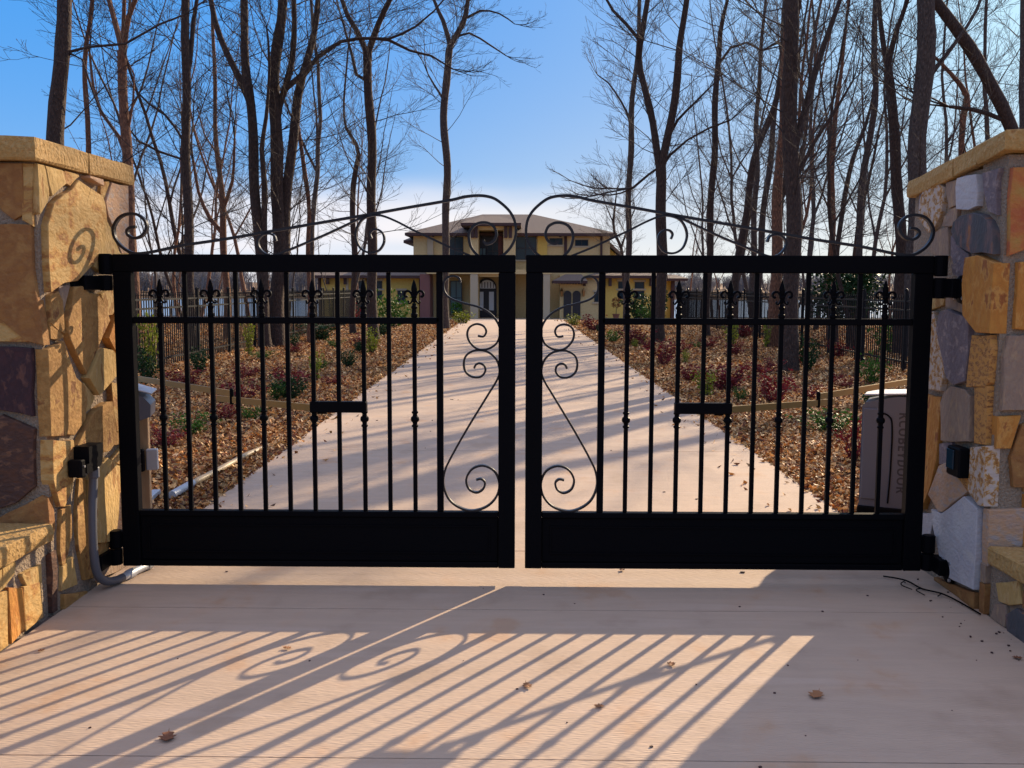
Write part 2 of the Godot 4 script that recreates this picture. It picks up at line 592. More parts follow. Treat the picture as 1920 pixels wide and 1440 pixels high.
func field(parent: Node, o: Vector3, u: Vector3, w: Vector3, nrm: Vector3, width: float, height: float, tones: Array) -> void:   # rough courses for the faces turned away
	var y := .01
	while y < height - .06:
		var rise := minf(rng.randf_range(.18, .34), height - y)
		if height - y - rise < .08: rise = height - y
		var x := .01
		while x < width - .05:
			var run := rng.randf_range(.16, .42)
			if width - x - run < .12: run = width - x - .005
			var g := .012
			var j := func() -> float: return rng.randf_range(-.02, .02)
			var p := PackedVector2Array([Vector2(x + g, y + g), Vector2(x + run * .5, y + g + absf(j.call())), Vector2(x + run - g, y + g), Vector2(x + run - g - absf(j.call()), y + rise * .5), Vector2(x + run - g, y + rise - g), Vector2(x + run * .55, y + rise - g - absf(j.call())), Vector2(x + g, y + rise - g), Vector2(x + g + absf(j.call()), y + rise * .5)])
			stone(parent, o, u, w, nrm, p, rng.randf_range(.015, .035), mats["stone%d" % int(tones[rng.randi() % tones.size()])])
			x += run
		y += rise

func cap_piece(parent: Node, lo: Vector3, hi: Vector3, drop := 0.0) -> void:   # a rough-edged flag
	var s := Shape.new()
	var ny := 3
	var ring: Array = []
	var out: Array[Vector2] = []
	var nx := maxi(2, int((hi.x - lo.x) / .12))
	var nz := maxi(2, int((hi.z - lo.z) / .12))
	for a in nx: out.append(Vector2(lerpf(lo.x, hi.x, float(a) / nx), hi.z))
	for a in nz: out.append(Vector2(hi.x, lerpf(hi.z, lo.z, float(a) / nz)))
	for a in nx: out.append(Vector2(lerpf(hi.x, lo.x, float(a) / nx), lo.z))
	for a in nz: out.append(Vector2(lo.x, lerpf(lo.z, hi.z, float(a) / nz)))
	var c := Vector2((lo.x + hi.x) * .5, (lo.z + hi.z) * .5)
	for lay in 5:
		var r: Array[Vector3] = []
		for p in out:
			var f: float = [-.007, .001, .002, -.001, -.006][lay]
			var d := (p - c)
			var q := p + d.normalized() * (f + rng.randf_range(-.005, .004))
			r.append(Vector3(q.x, lerpf(lo.y, hi.y, [0.0, .08, .5, .92, 1.0][lay]) + rng.randf_range(-.004, .004) * (1.0 if lay > 0 else 0.5) - drop * (hi.z - q.y) / (hi.z - lo.z), q.y))
		ring.append(r)
	var k := out.size()
	for lay in 4:
		for a in k:
			var b := (a + 1) % k
			s.quad(ring[lay][a], ring[lay][b], ring[lay + 1][b], ring[lay + 1][a])
	var top := Vector3(c.x, hi.y + .003 - drop * .5, c.y)
	var bot := Vector3(c.x, lo.y - drop * .5, c.y)
	for a in k:
		s.tri(ring[4][a], ring[4][(a + 1) % k], top)
		s.tri(ring[0][(a + 1) % k], ring[0][a], bot)
	put("cap_stone", s.mesh(), mats.cap_stone, parent)

func core(parent: Node, lo: Vector3, hi: Vector3) -> void:
	var s := Shape.new()
	s.box((lo + hi) * .5, hi - lo)
	put("mortar", s.mesh(), mats.mortar, parent)

func build_stonework() -> void:
	var left := thing("stone_pillar", "sunlit tan fieldstone gate pillar with grey conduit box, left of gate", "pillar")
	core(left, Vector3(-3.15, -.1, -.39), Vector3(-2.233, 2.135, .607))
	stones(left, LEFT_INNER, Vector3(-2.233, 0, 0), Vector3(0, 0, 1), Vector3.UP, Vector3.RIGHT)
	stones(left, LEFT_FRONT, Vector3(0, 0, .607), Vector3.RIGHT, Vector3.UP, Vector3(0, 0, 1))
	field(left, Vector3(-3.15, 0, .607), Vector3.RIGHT, Vector3.UP, Vector3(0, 0, 1), .69, 2.12, [0, 8, 13, 14])
	field(left, Vector3(-3.15, 0, -.39), Vector3.RIGHT, Vector3.UP, Vector3(0, 0, -1), .91, 2.12, [0, 8, 13, 1])
	field(left, Vector3(-3.15, 0, -.39), Vector3(0, 0, 1), Vector3.UP, Vector3.LEFT, .99, 2.12, [0, 8, 13, 4])
	for b in [[-3.19, -2.62, -.44, .12], [-2.613, -2.19, -.44, .12], [-3.19, -2.60, .128, .665], [-2.592, -2.195, .128, .672]]:
		cap_piece(left, Vector3(b[0], 2.137, b[2]), Vector3(b[1], 2.243, b[3]))
	var right := thing("stone_pillar", "shaded multicoloured fieldstone gate pillar with orange and white stones", "pillar")
	core(right, Vector3(2.263, -.1, -.57), Vector3(3.15, 2.10, .507))  # rear carried further back to push the pillar's shadow edge leftwards
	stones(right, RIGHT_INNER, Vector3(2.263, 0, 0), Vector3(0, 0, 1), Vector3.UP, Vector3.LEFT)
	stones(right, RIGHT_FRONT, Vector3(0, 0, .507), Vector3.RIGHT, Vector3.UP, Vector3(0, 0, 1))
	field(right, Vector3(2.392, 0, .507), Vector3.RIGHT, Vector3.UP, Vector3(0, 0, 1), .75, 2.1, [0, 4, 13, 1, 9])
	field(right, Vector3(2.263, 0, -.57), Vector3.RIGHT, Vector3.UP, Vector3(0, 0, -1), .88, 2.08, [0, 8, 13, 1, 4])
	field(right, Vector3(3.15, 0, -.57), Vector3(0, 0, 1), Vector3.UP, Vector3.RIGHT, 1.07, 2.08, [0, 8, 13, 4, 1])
	core(right, Vector3(2.2645, 2.098, .0), Vector3(3.14, 2.15, .505))
	core(right, Vector3(2.2655, 2.148, .25), Vector3(3.13, 2.186, .503))
	for b in [[2.225, 2.66, -.60, -.27, 2.206, .024], [2.222, 2.66, -.262, .0, 2.233, .025], [2.224, 2.66, .008, .26, 2.263, .028], [2.218, 2.66, .268, .56, 2.295, .03], [2.668, 3.19, -.60, 0.0, 2.233, .05], [2.668, 3.19, .008, .56, 2.293, .058]]:
		cap_piece(right, Vector3(b[0], b[4] - .095, b[2]), Vector3(b[1], b[4], b[3]), b[5])
	var lw := thing("stone_wall", "low sunlit stone wing wall with thick rounded cap beside the left pillar", "wall")
	core(lw, Vector3(-2.70, -.1, .612), Vector3(-2.253, .365, 3.6))
	stones(lw, LEFT_LOW, Vector3(-2.253, 0, 0), Vector3(0, 0, 1), Vector3.UP, Vector3.RIGHT)
	field(lw, Vector3(-2.253, 0, 1.62), Vector3(0, 0, 1), Vector3.UP, Vector3.RIGHT, 1.95, .36, [0, 13, 1, 8])
	for b in [[.64, 1.12], [1.128, 1.7], [1.708, 2.3], [2.308, 2.95], [2.958, 3.64]]:
		cap_piece(lw, Vector3(-2.74, .367, b[0]), Vector3(-2.205, .452, b[1]))
	var rw := thing("stone_wall", "low shaded stone wing wall with an orange cap edge beside the right pillar", "wall")
	core(rw, Vector3(2.273, -.1, .512), Vector3(2.72, .26, 3.6))
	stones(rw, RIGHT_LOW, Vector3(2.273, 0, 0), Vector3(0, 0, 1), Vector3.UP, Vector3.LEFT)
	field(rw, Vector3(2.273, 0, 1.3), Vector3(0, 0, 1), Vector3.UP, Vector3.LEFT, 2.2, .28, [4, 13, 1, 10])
	for b in [[.56, 1.1], [1.108, 1.75], [1.758, 2.35], [2.358, 3.0], [3.008, 3.64]]:
		cap_piece(rw, Vector3(2.235, .262, b[0]), Vector3(2.76, .345, b[1]))


# ------------------------------------------------------------------ gate
func gate_leaf(side: float, label: String) -> void:
	# side -1: left leaf, hinged on the left pillar; +1: its mirror image
	var g := thing("gate_leaf", label, "gate", Vector3(.0025, 0, 0), "leaves of the double driveway gate")
	var X := func(x: float) -> float: return -side * x
	var outer := GATE_HALF
	var iron: Material = mats.iron
	var bx := func(called: String, x0: float, x1: float, y0: float, y1: float, dz: float, bevel := .004, zc := 0.0) -> MeshInstance3D:
		var s := Shape.new()
		s.box(Vector3((X.call(x0) + X.call(x1)) * .5, (y0 + y1) * .5, zc), Vector3(absf(x1 - x0), y1 - y0, dz), Basis(), bevel)
		return put(called, s.mesh(), iron, g)
	bx.call("stile", -outer, -2.043, KICK_BOTTOM, UPPER - .092, .06)
	bx.call("stile", -.116, -.027, KICK_BOTTOM, UPPER - .092, .06)
	bx.call("top_rail", -outer, -.027, UPPER - .0915, UPPER, .06)
	bx.call("middle_rail", -2.0425, -.428, MID - .017, MID + .017, .034, .003)
	bx.call("bottom_rail", -2.0425, -.1165, KICK_TOP - .03, KICK_TOP, .05)
	var kick: MeshInstance3D = bx.call("kick_panel", -2.0425, -.1165, KICK_BOTTOM + .0305, KICK_TOP - .0305, .02)
	bx.call("bottom_rail", -2.0425, -.1165, KICK_BOTTOM, KICK_BOTTOM + .03, .05)
	# a raised bead round the panel
	var bead := Shape.new()
	for e in [[-2.0, -.16, KICK_BOTTOM + .075, KICK_BOTTOM + .083], [-2.0, -.16, KICK_TOP - .083, KICK_TOP - .075], [-2.0, -1.992, KICK_BOTTOM + .0835, KICK_TOP - .0835], [-.168, -.16, KICK_BOTTOM + .0835, KICK_TOP - .0835]]:
		bead.box(Vector3((X.call(e[0]) + X.call(e[1])) * .5, (e[2] + e[3]) * .5, .013), Vector3(absf(e[1] - e[0]), e[3] - e[2], .006))
	put("bead", bead.mesh(), iron, kick)
	# pickets: those that reach the top rail alternate with those that end in a finial
	var fin := finial_mesh()
	var knob := collar_mesh()
	var first := -1.903
	for k in 12:
		var x := first + k * .1343
		var tall := k % 2 == 1
		var thick := .022 if k < 11 else .034
		bx.call("picket", x - thick * .5, x + thick * .5, KICK_TOP + .0005, (UPPER - .092) if tall else (MID + .06), thick, .002)
		if not tall:
			put("finial", fin, iron, g, Transform3D(Basis(), Vector3(X.call(x), MID + .03, 0)))
		if (k % 2 == 0) and k < 11:
			put("collar", knob, iron, g, Transform3D(Basis(), Vector3(X.call(x), .869 if k > 5 else .872, 0)))
	# the plate that the opener arm pushes
	bx.call("arm_bracket", -1.115, -.815, .905, .963, .05, .004, .004)
	for e in [["scroll", SCROLL_LONG, 5, .0138], ["scroll", SCROLL_RISE, 5, .0108], ["scroll", SCROLL_FALL, 5, .0108], ["scroll", SCROLL_SMALL, 5, .0108], ["scroll", SCROLL_TALL, 5, .0108]]:
		var path := smooth_path(e[1], e[2])
		var p := PackedVector3Array()
		for q in path: p.append(Vector3(X.call(q.x), q.y, 0))
		if side > 0: p.reverse()
		var s := Shape.new()
		s.bar(p, e[3], .027, Vector3(0, 0, 1))
		var a := p[0] if side < 0 else p[p.size() - 1]
		put("scroll", s.mesh(), mats.scroll_iron, g)
	# hinge knuckles that turn with the leaf
	for y in [[UPPER - .105, UPPER + .002], [.165, .26]]:
		var s := Shape.new()
		s.lathe([[0, 0], [.030, 0], [.034, .004], [.034, y[1] - y[0] - .004], [.030, y[1] - y[0]], [0, y[1] - y[0]]], Vector3(X.call(-outer - .042), y[0], .012), 16)
		s.box(Vector3(X.call(-outer - .018), (y[0] + y[1]) * .5, .005), Vector3(.034, (y[1] - y[0]) * .9, .04), Basis(), .003)
		put("hinge_knuckle", s.mesh(), iron, g)

func finial_mesh() -> ArrayMesh:   # fleur-de-lis: spear, two curled petals, two lower curls, collars
	var s := Shape.new()
	var blade := [[0, .062], [.009, .066], [.011, .078], [.0075, .098], [.011, .112], [.0155, .130], [.0155, .142], [.010, .165], [.004, .182], [0, .190]]
	for a in blade.size() - 1:
		var sides := 8
		for k in sides:
			var f := func(r: float, j: int, y: float) -> Vector3: return Vector3(cos(TAU * j / sides) * r, y, -sin(TAU * j / sides) * r * .6)
			s.quad(f.call(blade[a][0], k, blade[a][1]), f.call(blade[a][0], k + 1, blade[a][1]), f.call(blade[a + 1][0], k + 1, blade[a + 1][1]), f.call(blade[a + 1][0], k, blade[a + 1][1]))
	s.lathe([[0, -.012], [.016, -.012], [.018, -.006], [.018, .006], [.013, .012], [.012, .03], [.016, .036], [.017, .044], [.012, .05], [.010, .062], [0, .064]], Vector3.ZERO, 10)
	s.lathe([[.010, .088], [.015, .091], [.017, .097], [.015, .103], [.010, .106]], Vector3.ZERO, 10)
	for d in [-1.0, 1.0]:
		var a := PackedVector3Array()
		for q in smooth_path([Vector2(.006, .088), Vector2(.012, .108), Vector2(.022, .122), Vector2(.036, .126), Vector2(.047, .118), Vector2(.049, .104), Vector2(.041, .096), Vector2(.034, .100)], 3): a.append(Vector3(q.x * d, q.y, 0))
		if d < 0: a.reverse()
		s.bar(a, .012, .016, Vector3(0, 0, 1))
		var b := PackedVector3Array()
		for q in smooth_path([Vector2(.006, .090), Vector2(.012, .072), Vector2(.020, .062), Vector2(.028, .062), Vector2(.030, .070), Vector2(.025, .074)], 3): b.append(Vector3(q.x * d, q.y, 0))
		if d < 0: b.reverse()
		s.bar(b, .008, .014, Vector3(0, 0, 1))
	return s.mesh()

func collar_mesh() -> ArrayMesh:
	var s := Shape.new()
	s.lathe([[.011, -.045], [.0175, -.040], [.0175, -.033], [.012, -.028], [.013, -.018], [.021, -.010], [.023, 0], [.021, .010], [.013, .018], [.012, .028], [.0175, .033], [.0175, .040], [.011, .045]], Vector3.ZERO, 12)
	return s.mesh()

func build_gate() -> void:
	gate_leaf(-1.0, "left leaf of the black iron double gate with scrolls and finials")
	gate_leaf(1.0, "right leaf of the black iron double gate, beside the shaded pillar")
	# the halves of the hinges that are bolted to the pillars
	for h in [[-1.0, 1.545, 1.625, "black iron hinge bracket bolted high on the left pillar", .22], [-1.0, .072, .160, "black iron hinge bracket bolted low on the left pillar behind the conduit", .16], [1.0, 1.515, 1.622, "black iron hinge bracket bolted high on the right pillar", .13], [1.0, .070, .160, "black iron hinge bracket bolted low on the right pillar", .13]]:
		var sd: float = h[0]
		var g := thing("pivot_bracket", h[3], "hinge", Vector3(sd * 2.1795, h[1], .012), "gate hinge brackets")
		var t: float = h[2] - h[1]
		var face := sd * .06
		var s := Shape.new()
		s.lathe([[0, 0], [.030, 0], [.036, .004], [.036, t - .004], [.030, t], [0, t]], Vector3.ZERO, 16)
		put("barrel", s.mesh(), mats.iron, g)
		s = Shape.new()
		s.box(Vector3(face * .55, t * .5, h[4] * .5), Vector3(.05, t * .92, h[4]), Basis(), .004)
		put("strap", s.mesh(), mats.iron, g)
		s = Shape.new()
		s.lathe([[0, 0], [.072, 0], [.075, .006], [.070, .022], [.045, .030], [0, .032]], Vector3(sd * .072, t * .45, h[4]), 20, Vector3(-sd, 0, 0))
		put("mounting_plate", s.mesh(), mats.iron, g)
		for b in [[.045, .045], [-.045, .045], [.045, -.045], [-.045, -.045]]:
			s = Shape.new()
			s.lathe([[0, 0], [.009, 0], [.009, .010], [0, .011]], Vector3(sd * .048, t * .45 + b[0], h[4] + b[1]), 6, Vector3(-sd, 0, 0))
			put("bolt", s.mesh(), mats.steel, g)


# ------------------------------------------------------------------ fittings near the gate
func tube_path(s: Shape, pts: Array, r: float, sides := 10) -> void:
	var p := PackedVector3Array()
	var q := PackedFloat32Array()
	var m := pts.size()
	for a in m - 1:
		var p0: Vector3 = pts[maxi(a - 1, 0)]
		var p1: Vector3 = pts[a]
		var p2: Vector3 = pts[a + 1]
		var p3: Vector3 = pts[mini(a + 2, m - 1)]
		for k in 6:
			p.append(p1.cubic_interpolate(p2, p0, p3, k / 6.0))
			q.append(r)
	p.append(pts[m - 1])
	q.append(r)
	s.tube(p, q, sides, true)

func build_fittings() -> void:
	var b := thing("sensor_box", "black weatherproof box on the left pillar with grey conduit below it", "electrical box", Vector3(-2.2, .66, .33))
	var s := Shape.new()
	s.prism(PackedVector2Array([Vector2(-.105, 0), Vector2(.03, -.002), Vector2(.075, .03), Vector2(.085, .10), Vector2(.085, .125), Vector2(-.075, .128), Vector2(-.075, .045), Vector2(-.105, .045)]), Vector3(.075, -.01, 0), Vector3(0, 0, -1), Vector3.UP, Vector3(-.08, 0, 0))
	put("housing", s.mesh(), mats.op_dark, b)
	s = Shape.new()
	s.box(Vector3(.036, .02, .13), Vector3(.07, .085, .045), Basis(), .006)
	put("hub", s.mesh(), mats.op_dark, b)
	s = Shape.new()
	s.lathe([[0, 0], [.006, 0], [.006, .006], [0, .007]], Vector3(.071, .03, .128), 8, Vector3.RIGHT)
	put("screw", s.mesh(), mats.steel, b)
	var c := thing("conduit", "grey flexible conduit curving from the left box down to the ground", "conduit", Vector3(-2.16, 0, .25))
	s = Shape.new()
	tube_path(s, [Vector3(.01, .66, .055), Vector3(.005, .58, .055), Vector3(0, .40, .07), Vector3(0, .22, .07), Vector3(.005, .10, .045), Vector3(.02, .045, -.02), Vector3(.04, .028, -.10), Vector3(.05, .026, -.15)], .022, 12)
	put("flexible_hose", s.mesh(), mats.conduit, c)
	s = Shape.new()
	s.lathe([[0, -.05], [.026, -.05], [.028, -.045], [.028, 0], [.024, .01], [0, .01]], Vector3(.01, .655, .055), 12)
	put("fitting", s.mesh(), mats.conduit, c)
	s = Shape.new()
	tube_path(s, [Vector3(.05, .026, -.15), Vector3(.07, .026, -.27), Vector3(.10, .026, -.40)], .021, 12)
	put("rigid_pipe", s.mesh(), mats.galv, c)
	s = Shape.new()
	tube_path(s, [Vector3(.058, .026, -.20), Vector3(.068, .026, -.25)], .026, 12)
	tube_path(s, [Vector3(.092, .026, -.37), Vector3(.10, .026, -.40)], .026, 12)
	put("coupling", s.mesh(), mats.galv, c)
	var e := thing("sensor_box", "small black sensor box on the right pillar above the white stone", "electrical box", Vector3(2.243, .70, .25))
	s = Shape.new()
	s.box(Vector3(-.03, 0, 0), Vector3(.06, .15, .145), Basis(), .008)
	put("housing", s.mesh(), mats.op_dark, e)
	s = Shape.new()
	s.box(Vector3(-.063, .01, -.02), Vector3(.008, .10, .08), Basis(), .003)
	put("lens_cover", s.mesh(), mats.glass, e)
	# openers
	var o := thing("gate_opener", "grey gate opener box with lettering behind the right gate leaf", "gate opener", Vector3(2.655, 0, -1.50))  # hidden right end widened so the box keeps sun off the ground under the gate
	var turn := Basis(Vector3.UP, -.42)
	s = Shape.new()
	s.box(Vector3(0, .06, 0), Vector3(.62, .06, .36), turn, .006)
	put("base_plate", s.mesh(), mats.op_dark, o)
	s = Shape.new()
	var prof := PackedVector2Array([Vector2(-.30, .09), Vector2(.30, .09), Vector2(.30, .80), Vector2(.26, .855), Vector2(-.09, .845), Vector2(-.28, .80), Vector2(-.30, .77)])
	s.prism(prof, turn * Vector3(0, 0, .16), turn * Vector3.RIGHT, Vector3.UP, turn * Vector3(0, 0, -.32))
	put("cover", s.mesh(), mats.op_grey, o)
	s = Shape.new()
	s.box(turn * Vector3(-.24, .45, .166), Vector3(.10, .62, .012), turn, .004)
	put("side_panel", s.mesh(), mats.op_grey, o)
	s = Shape.new()
	s.box(turn * Vector3(0.0, .868, 0), Vector3(.58, .012, .31), turn * Basis(Vector3(0, 0, 1), .06), .004)
	put("lid", s.mesh(), mats.galv, o)
	s = Shape.new()
	var rim: Array = []
	for q in [Vector2(-.20, .74), Vector2(-.13, .715), Vector2(-.105, .64), Vector2(-.105, .35), Vector2(-.115, .12)]: rim.append(turn * Vector3(q.x, q.y, .163))
	tube_path(s, rim, .006, 6)
	put("cable", s.mesh(), mats.op_dark, o)
	var tm := TextMesh.new()
	var fnt := SystemFont.new()
	fnt.font_names = PackedStringArray(["Droid Sans"])
	fnt.font_weight = 700
	tm.font = fnt
	tm.text = "KCOBEYDOOR"
	tm.font_size = 64
	tm.pixel_size = .0013
	tm.depth = .002
	var lt := put("lettering", tm, mats.lettering, o)
	lt.transform = Transform3D(turn * Basis(Vector3(0, 0, 1), -PI / 2), turn * Vector3(-.035, .47, .1615))
	var l := thing("gate_opener", "grey rounded gate opener housing on a post behind the left gate leaf", "gate opener", Vector3(-2.62, 0, -1.25))
	var tl := Basis(Vector3.UP, .25)
	s = Shape.new()
	s.prism(PackedVector2Array([Vector2(-.22, .02), Vector2(.03, .02), Vector2(.035, .62), Vector2(.06, .68), Vector2(.17, .72), Vector2(.175, .80), Vector2(.13, .85), Vector2(.02, .90), Vector2(-.22, .92)]), tl * Vector3(0, 0, .14), tl * Vector3.RIGHT, Vector3.UP, tl * Vector3(0, 0, -.28))
	put("cover", s.mesh(), mats.op_grey, l)
	s = Shape.new()
	s.box(tl * Vector3(.012, .925, 0), Vector3(.36, .012, .29), tl * Basis(Vector3(0, 0, 1), -.30), .004)
	put("lid", s.mesh(), mats.galv, l)
	s = Shape.new()
	s.box(tl * Vector3(.10, .36, -.06), Vector3(.07, .72, .09), tl, .004)
	put("post", s.mesh(), mats.post_wood, l)
	s = Shape.new()
	s.box(tl * Vector3(.16, .42, .02), Vector3(.075, .14, .05), tl, .005)
	put("outlet_box", s.mesh(), mats.galv, l)
	s = Shape.new()
	s.box(tl * Vector3(.085, .42, .05), Vector3(.06, .15, .05), tl, .008)
	put("motor_bracket", s.mesh(), mats.op_dark, l)
	for y in [.47, .40]:
		s = Shape.new()
		s.lathe([[0, 0], [.022, 0], [.022, .03], [.012, .035], [0, .036]], tl * Vector3(.075, y, .075), 10, tl * Vector3(0, 0, 1))
		put("bolt", s.mesh(), mats.steel, l)
	s = Shape.new()
	s.box(tl * Vector3(.12, .02, .02), Vector3(.30, .04, .10), tl, .004)
	put("foot_rail", s.mesh(), mats.galv, l)
	# the arms between openers and leaves
	for d in [-1.0, 1.0]:
		var a := thing("opener_arm", "jointed pale metal arm from the %s opener to its gate leaf" % ("left" if d < 0 else "right"), "gate arm", Vector3.ZERO, "gate opener arms")
		var p0 := Vector3(d * 2.58, .965, -1.28)
		var p1 := Vector3(d * 1.72, .935, -.62) if d < 0 else Vector3(d * 1.76, .93, -.62)
		var p2 := Vector3(d * 1.06, .915, -.055)
		s = Shape.new()
		s.bar(PackedVector3Array([p0, p1]), .012, .036, Vector3.UP)
		put("upper_arm", s.mesh(), mats.arm_gold, a)
		s = Shape.new()
		s.bar(PackedVector3Array([p1 + (p1 - p2) * .18 - Vector3(0, .045, 0), p2]), .012, .036, Vector3.UP)
		put("lower_arm", s.mesh(), mats.arm_gold, a)
		s = Shape.new()
		s.lathe([[0, -.065], [.012, -.065], [.012, .024], [.007, .03], [0, .03]], p1, 12)
		put("pivot", s.mesh(), mats.op_dark, a)
		s = Shape.new()
		s.box(p2 + Vector3(0, 0, .012), Vector3(.05, .05, .03), Basis(), .004)
		put("yoke", s.mesh(), mats.op_dark, a)
		s = Shape.new()
		s.lathe([[0, -.10], [.03, -.10], [.03, .03], [.02, .04], [0, .04]], p0, 12)
		put("drive_shaft", s.mesh(), mats.op_dark, a)
	var pp := thing("pipe", "pale plastic pipe with a grey end lying on the leaves left of the drive", "pipe", Vector3(-2.6, 0, -2.0))
	s = Shape.new()
	tube_path(s, [Vector3(.0, .02, -.42), Vector3(.02, .012, -1.2), Vector3(.03, .004, -1.9), Vector3(.06, -.03, -2.7)], .026, 10)
	put("tube", s.mesh(), mats.pvc, pp)
	s = Shape.new()
	tube_path(s, [Vector3(-.005, .02, 0), Vector3(.0, .02, -.44)], .031, 12)
	put("sleeve", s.mesh(), mats.galv, pp)
	var ad := thing("angle_iron", "short grey metal strip lying on leaves below the left opener", "metal strip", Vector3(-2.72, .02, -1.75))
	s = Shape.new()
	s.box(Vector3.ZERO, Vector3(.06, .035, .75), Basis(Vector3.UP, .12) , .003)
	put("strip", s.mesh(), mats.galv, ad)
	# twigs and cable scraps at the foot of the right pillar
	var tw := thing("twig", "thin dark dry twig lying at the foot of the right pillar", "twig", Vector3(2.1, .006, .15))
	s = Shape.new()
	tube_path(s, [Vector3(-.12, .004, -.22), Vector3(-.04, .012, -.12), Vector3(.0, .004, 0), Vector3(.06, .01, .10), Vector3(.10, .004, .22), Vector3(.12, .004, .40)], .0045, 5)
	tube_path(s, [Vector3(-.04, .012, -.12), Vector3(-.09, .01, -.05), Vector3(-.06, .006, .02)], .003, 5)
	tube_path(s, [Vector3(.0, .006, 0), Vector3(-.05, .012, .05), Vector3(-.03, .004, .11)], .003, 5)
	tube_path(s, [Vector3(.06, .01, .10), Vector3(.02, .012, .15)], .003, 5)
	put("stem", s.mesh(), mats.op_dark, tw)
	# single leaves on the concrete
	var spots := [[-1.21, 1.91, .075, "curled brown dry leaf on the gate shadow, nearest the camera on left", 0], [1.15, 1.51, .075, "flat orange-brown dry leaf in the open shade right of the gate shadow", 1], [.04, 1.44, .05, "small orange leaf scrap between picket shadows at the middle", 1], [.64, 1.20, .045, "small rusty leaf scrap near the bright right end of the shadows", 1], [.57, -.17, .04, "small dark leaf on the bright strip just under the right leaf", 0], [2.12, 1.10, .04, "small brown leaf near the right wing wall", 0], [.31, 1.62, .04, "tiny red-brown leaf scrap among the right-hand picket shadows", 1], [-1.0, 1.05, .04, "tiny tan leaf scrap at the top edge of the left picket shadows", 1], [-2.05, 1.10, .03, "tiny curled leaf beside the left wing wall", 0]]
	for q in spots:
		var lf := put("fallen_leaf", leaf_mesh(q[2], 7 + int(q[0] * 10)), mats.dead_leaf if q[4] == 0 else mats.pale_leaf, self)
		lf.transform = Transform3D(Basis(Vector3.UP, q[0] * 5.0), Vector3(q[0], .006, q[1]))
		tag(lf, q[3], "leaf")
	var ds := Shape.new()
	for k in 26:
		var z := rng.randf_range(.0, 2.4)
		var r := rng.randf_range(.002, .0055)
		ds.box(Vector3(rng.randf_range(-1.9, 2.1), r * .4, z), Vector3(r * 2, r, r * 1.4), Basis(Vector3.UP, rng.randf() * 3.0))
	for k in 30:
		ds.box(Vector3(2.12 + rng.randf_range(-.12, .1) , .004, rng.randf_range(-.2, 1.3)), Vector3(.010, .005, .007) * rng.randf_range(.3, 1.1), Basis(Vector3.UP, rng.randf() * 3.0))
	for k in 40:
		var z := -pow(rng.randf(), 2.0) * 26.0
		var r := rng.randf_range(.004, .011)
		ds.box(Vector3(rng.randf_range(-1.9, 1.9), r * .3, z), Vector3(r * 2.2, r * .7, r * 1.6), Basis(Vector3.UP, rng.randf() * 3.0))
	var dm := put("debris", ds.mesh(), mats.timber, self)
	tag(dm, "tiny bits of dirt and leaf scattered on the concrete", "debris", "", "stuff")

func leaf_mesh(size: float, seed_: int) -> ArrayMesh:
	var r := RandomNumberGenerator.new()
	r.seed = seed_
	var s := Shape.new()
	var out: Array[Vector3] = []
	var lobes := [[0, -.5], [.28, -.36], [.20, -.18], [.42, -.05], [.24, .08], [.34, .26], [.12, .28], [0, .5], [-.12, .28], [-.34, .24], [-.22, .08], [-.42, -.02], [-.2, -.18], [-.28, -.38]]
	for p in lobes:
		var x: float = p[0]
		var y: float = p[1]
		out.append(Vector3(x, .55 * x * x + .35 * y * y * r.randf_range(.4, 1.4) + r.randf_range(0, .05), y) * size)
	var mid := Vector3(0, .004, 0)
	var dn := Vector3(0, -.0015, 0)
	for a in out.size():
		var b := (a + 1) % out.size()
		s.tri(mid, out[b], out[a])
		s.tri(mid + dn, out[a] + dn, out[b] + dn)
	s.tri(Vector3(-.002, .003, -.5 * size), Vector3(.002, .003, -.5 * size), Vector3(0, .012, -.8 * size))
	return s.mesh()


# ------------------------------------------------------------------ fence
func fence(label: String, from: Vector2, to: Vector2, group: String) -> void:
	var f := thing("iron_fence", label, "fence", Vector3(from.x, 0, from.y), group)
	var run := to - from
	var len := run.length()
	var dir := run / len
	var yaw := Basis(Vector3.UP, -atan2(dir.y, dir.x))
	var ps := Shape.new()
	ps.box(Vector3(0, .72, 0), Vector3(.017, 1.36, .017))
	ps.lathe([[.012, 1.40], [.016, 1.415], [.009, 1.44], [0, 1.50]], Vector3.ZERO, 4)
	var pick := ps.mesh()
	var po := Shape.new()
	po.box(Vector3(0, .74, 0), Vector3(.06, 1.56, .06), Basis(), .004)
	po.lathe([[.038, 1.52], [.042, 1.53], [.042, 1.545], [.012, 1.575], [0, 1.58]], Vector3.ZERO, 4)
	var post := po.mesh()
	var bays := int(round(len / 2.4))
	var step := len / bays
	for k in bays + 1:
		var p := dir * step * k
		put("post", post, mats.fence_iron, f, Transform3D(yaw, Vector3(p.x, ground_height(0, from.y + p.y), p.y)))
	for k in bays:
		var a := dir * step * k
		var b := dir * step * (k + 1)
		var ya := ground_height(0, from.y + a.y)
		var yb := ground_height(0, from.y + b.y)
		for y in [.17, 1.16, 1.33]:
			var s := Shape.new()
			s.bar(PackedVector3Array([Vector3(a.x, ya + y, a.y), Vector3(b.x, yb + y, b.y)]), .026, .036, Vector3.UP)
			put("rail", s.mesh(), mats.fence_iron, f)
		var cnt := int(step / .125)
		for j in range(1, cnt):
			var q := a.lerp(b, float(j) / cnt)
			put("picket", pick, mats.fence_iron, f, Transform3D(yaw, Vector3(q.x, lerpf(ya, yb, float(j) / cnt), q.y)))


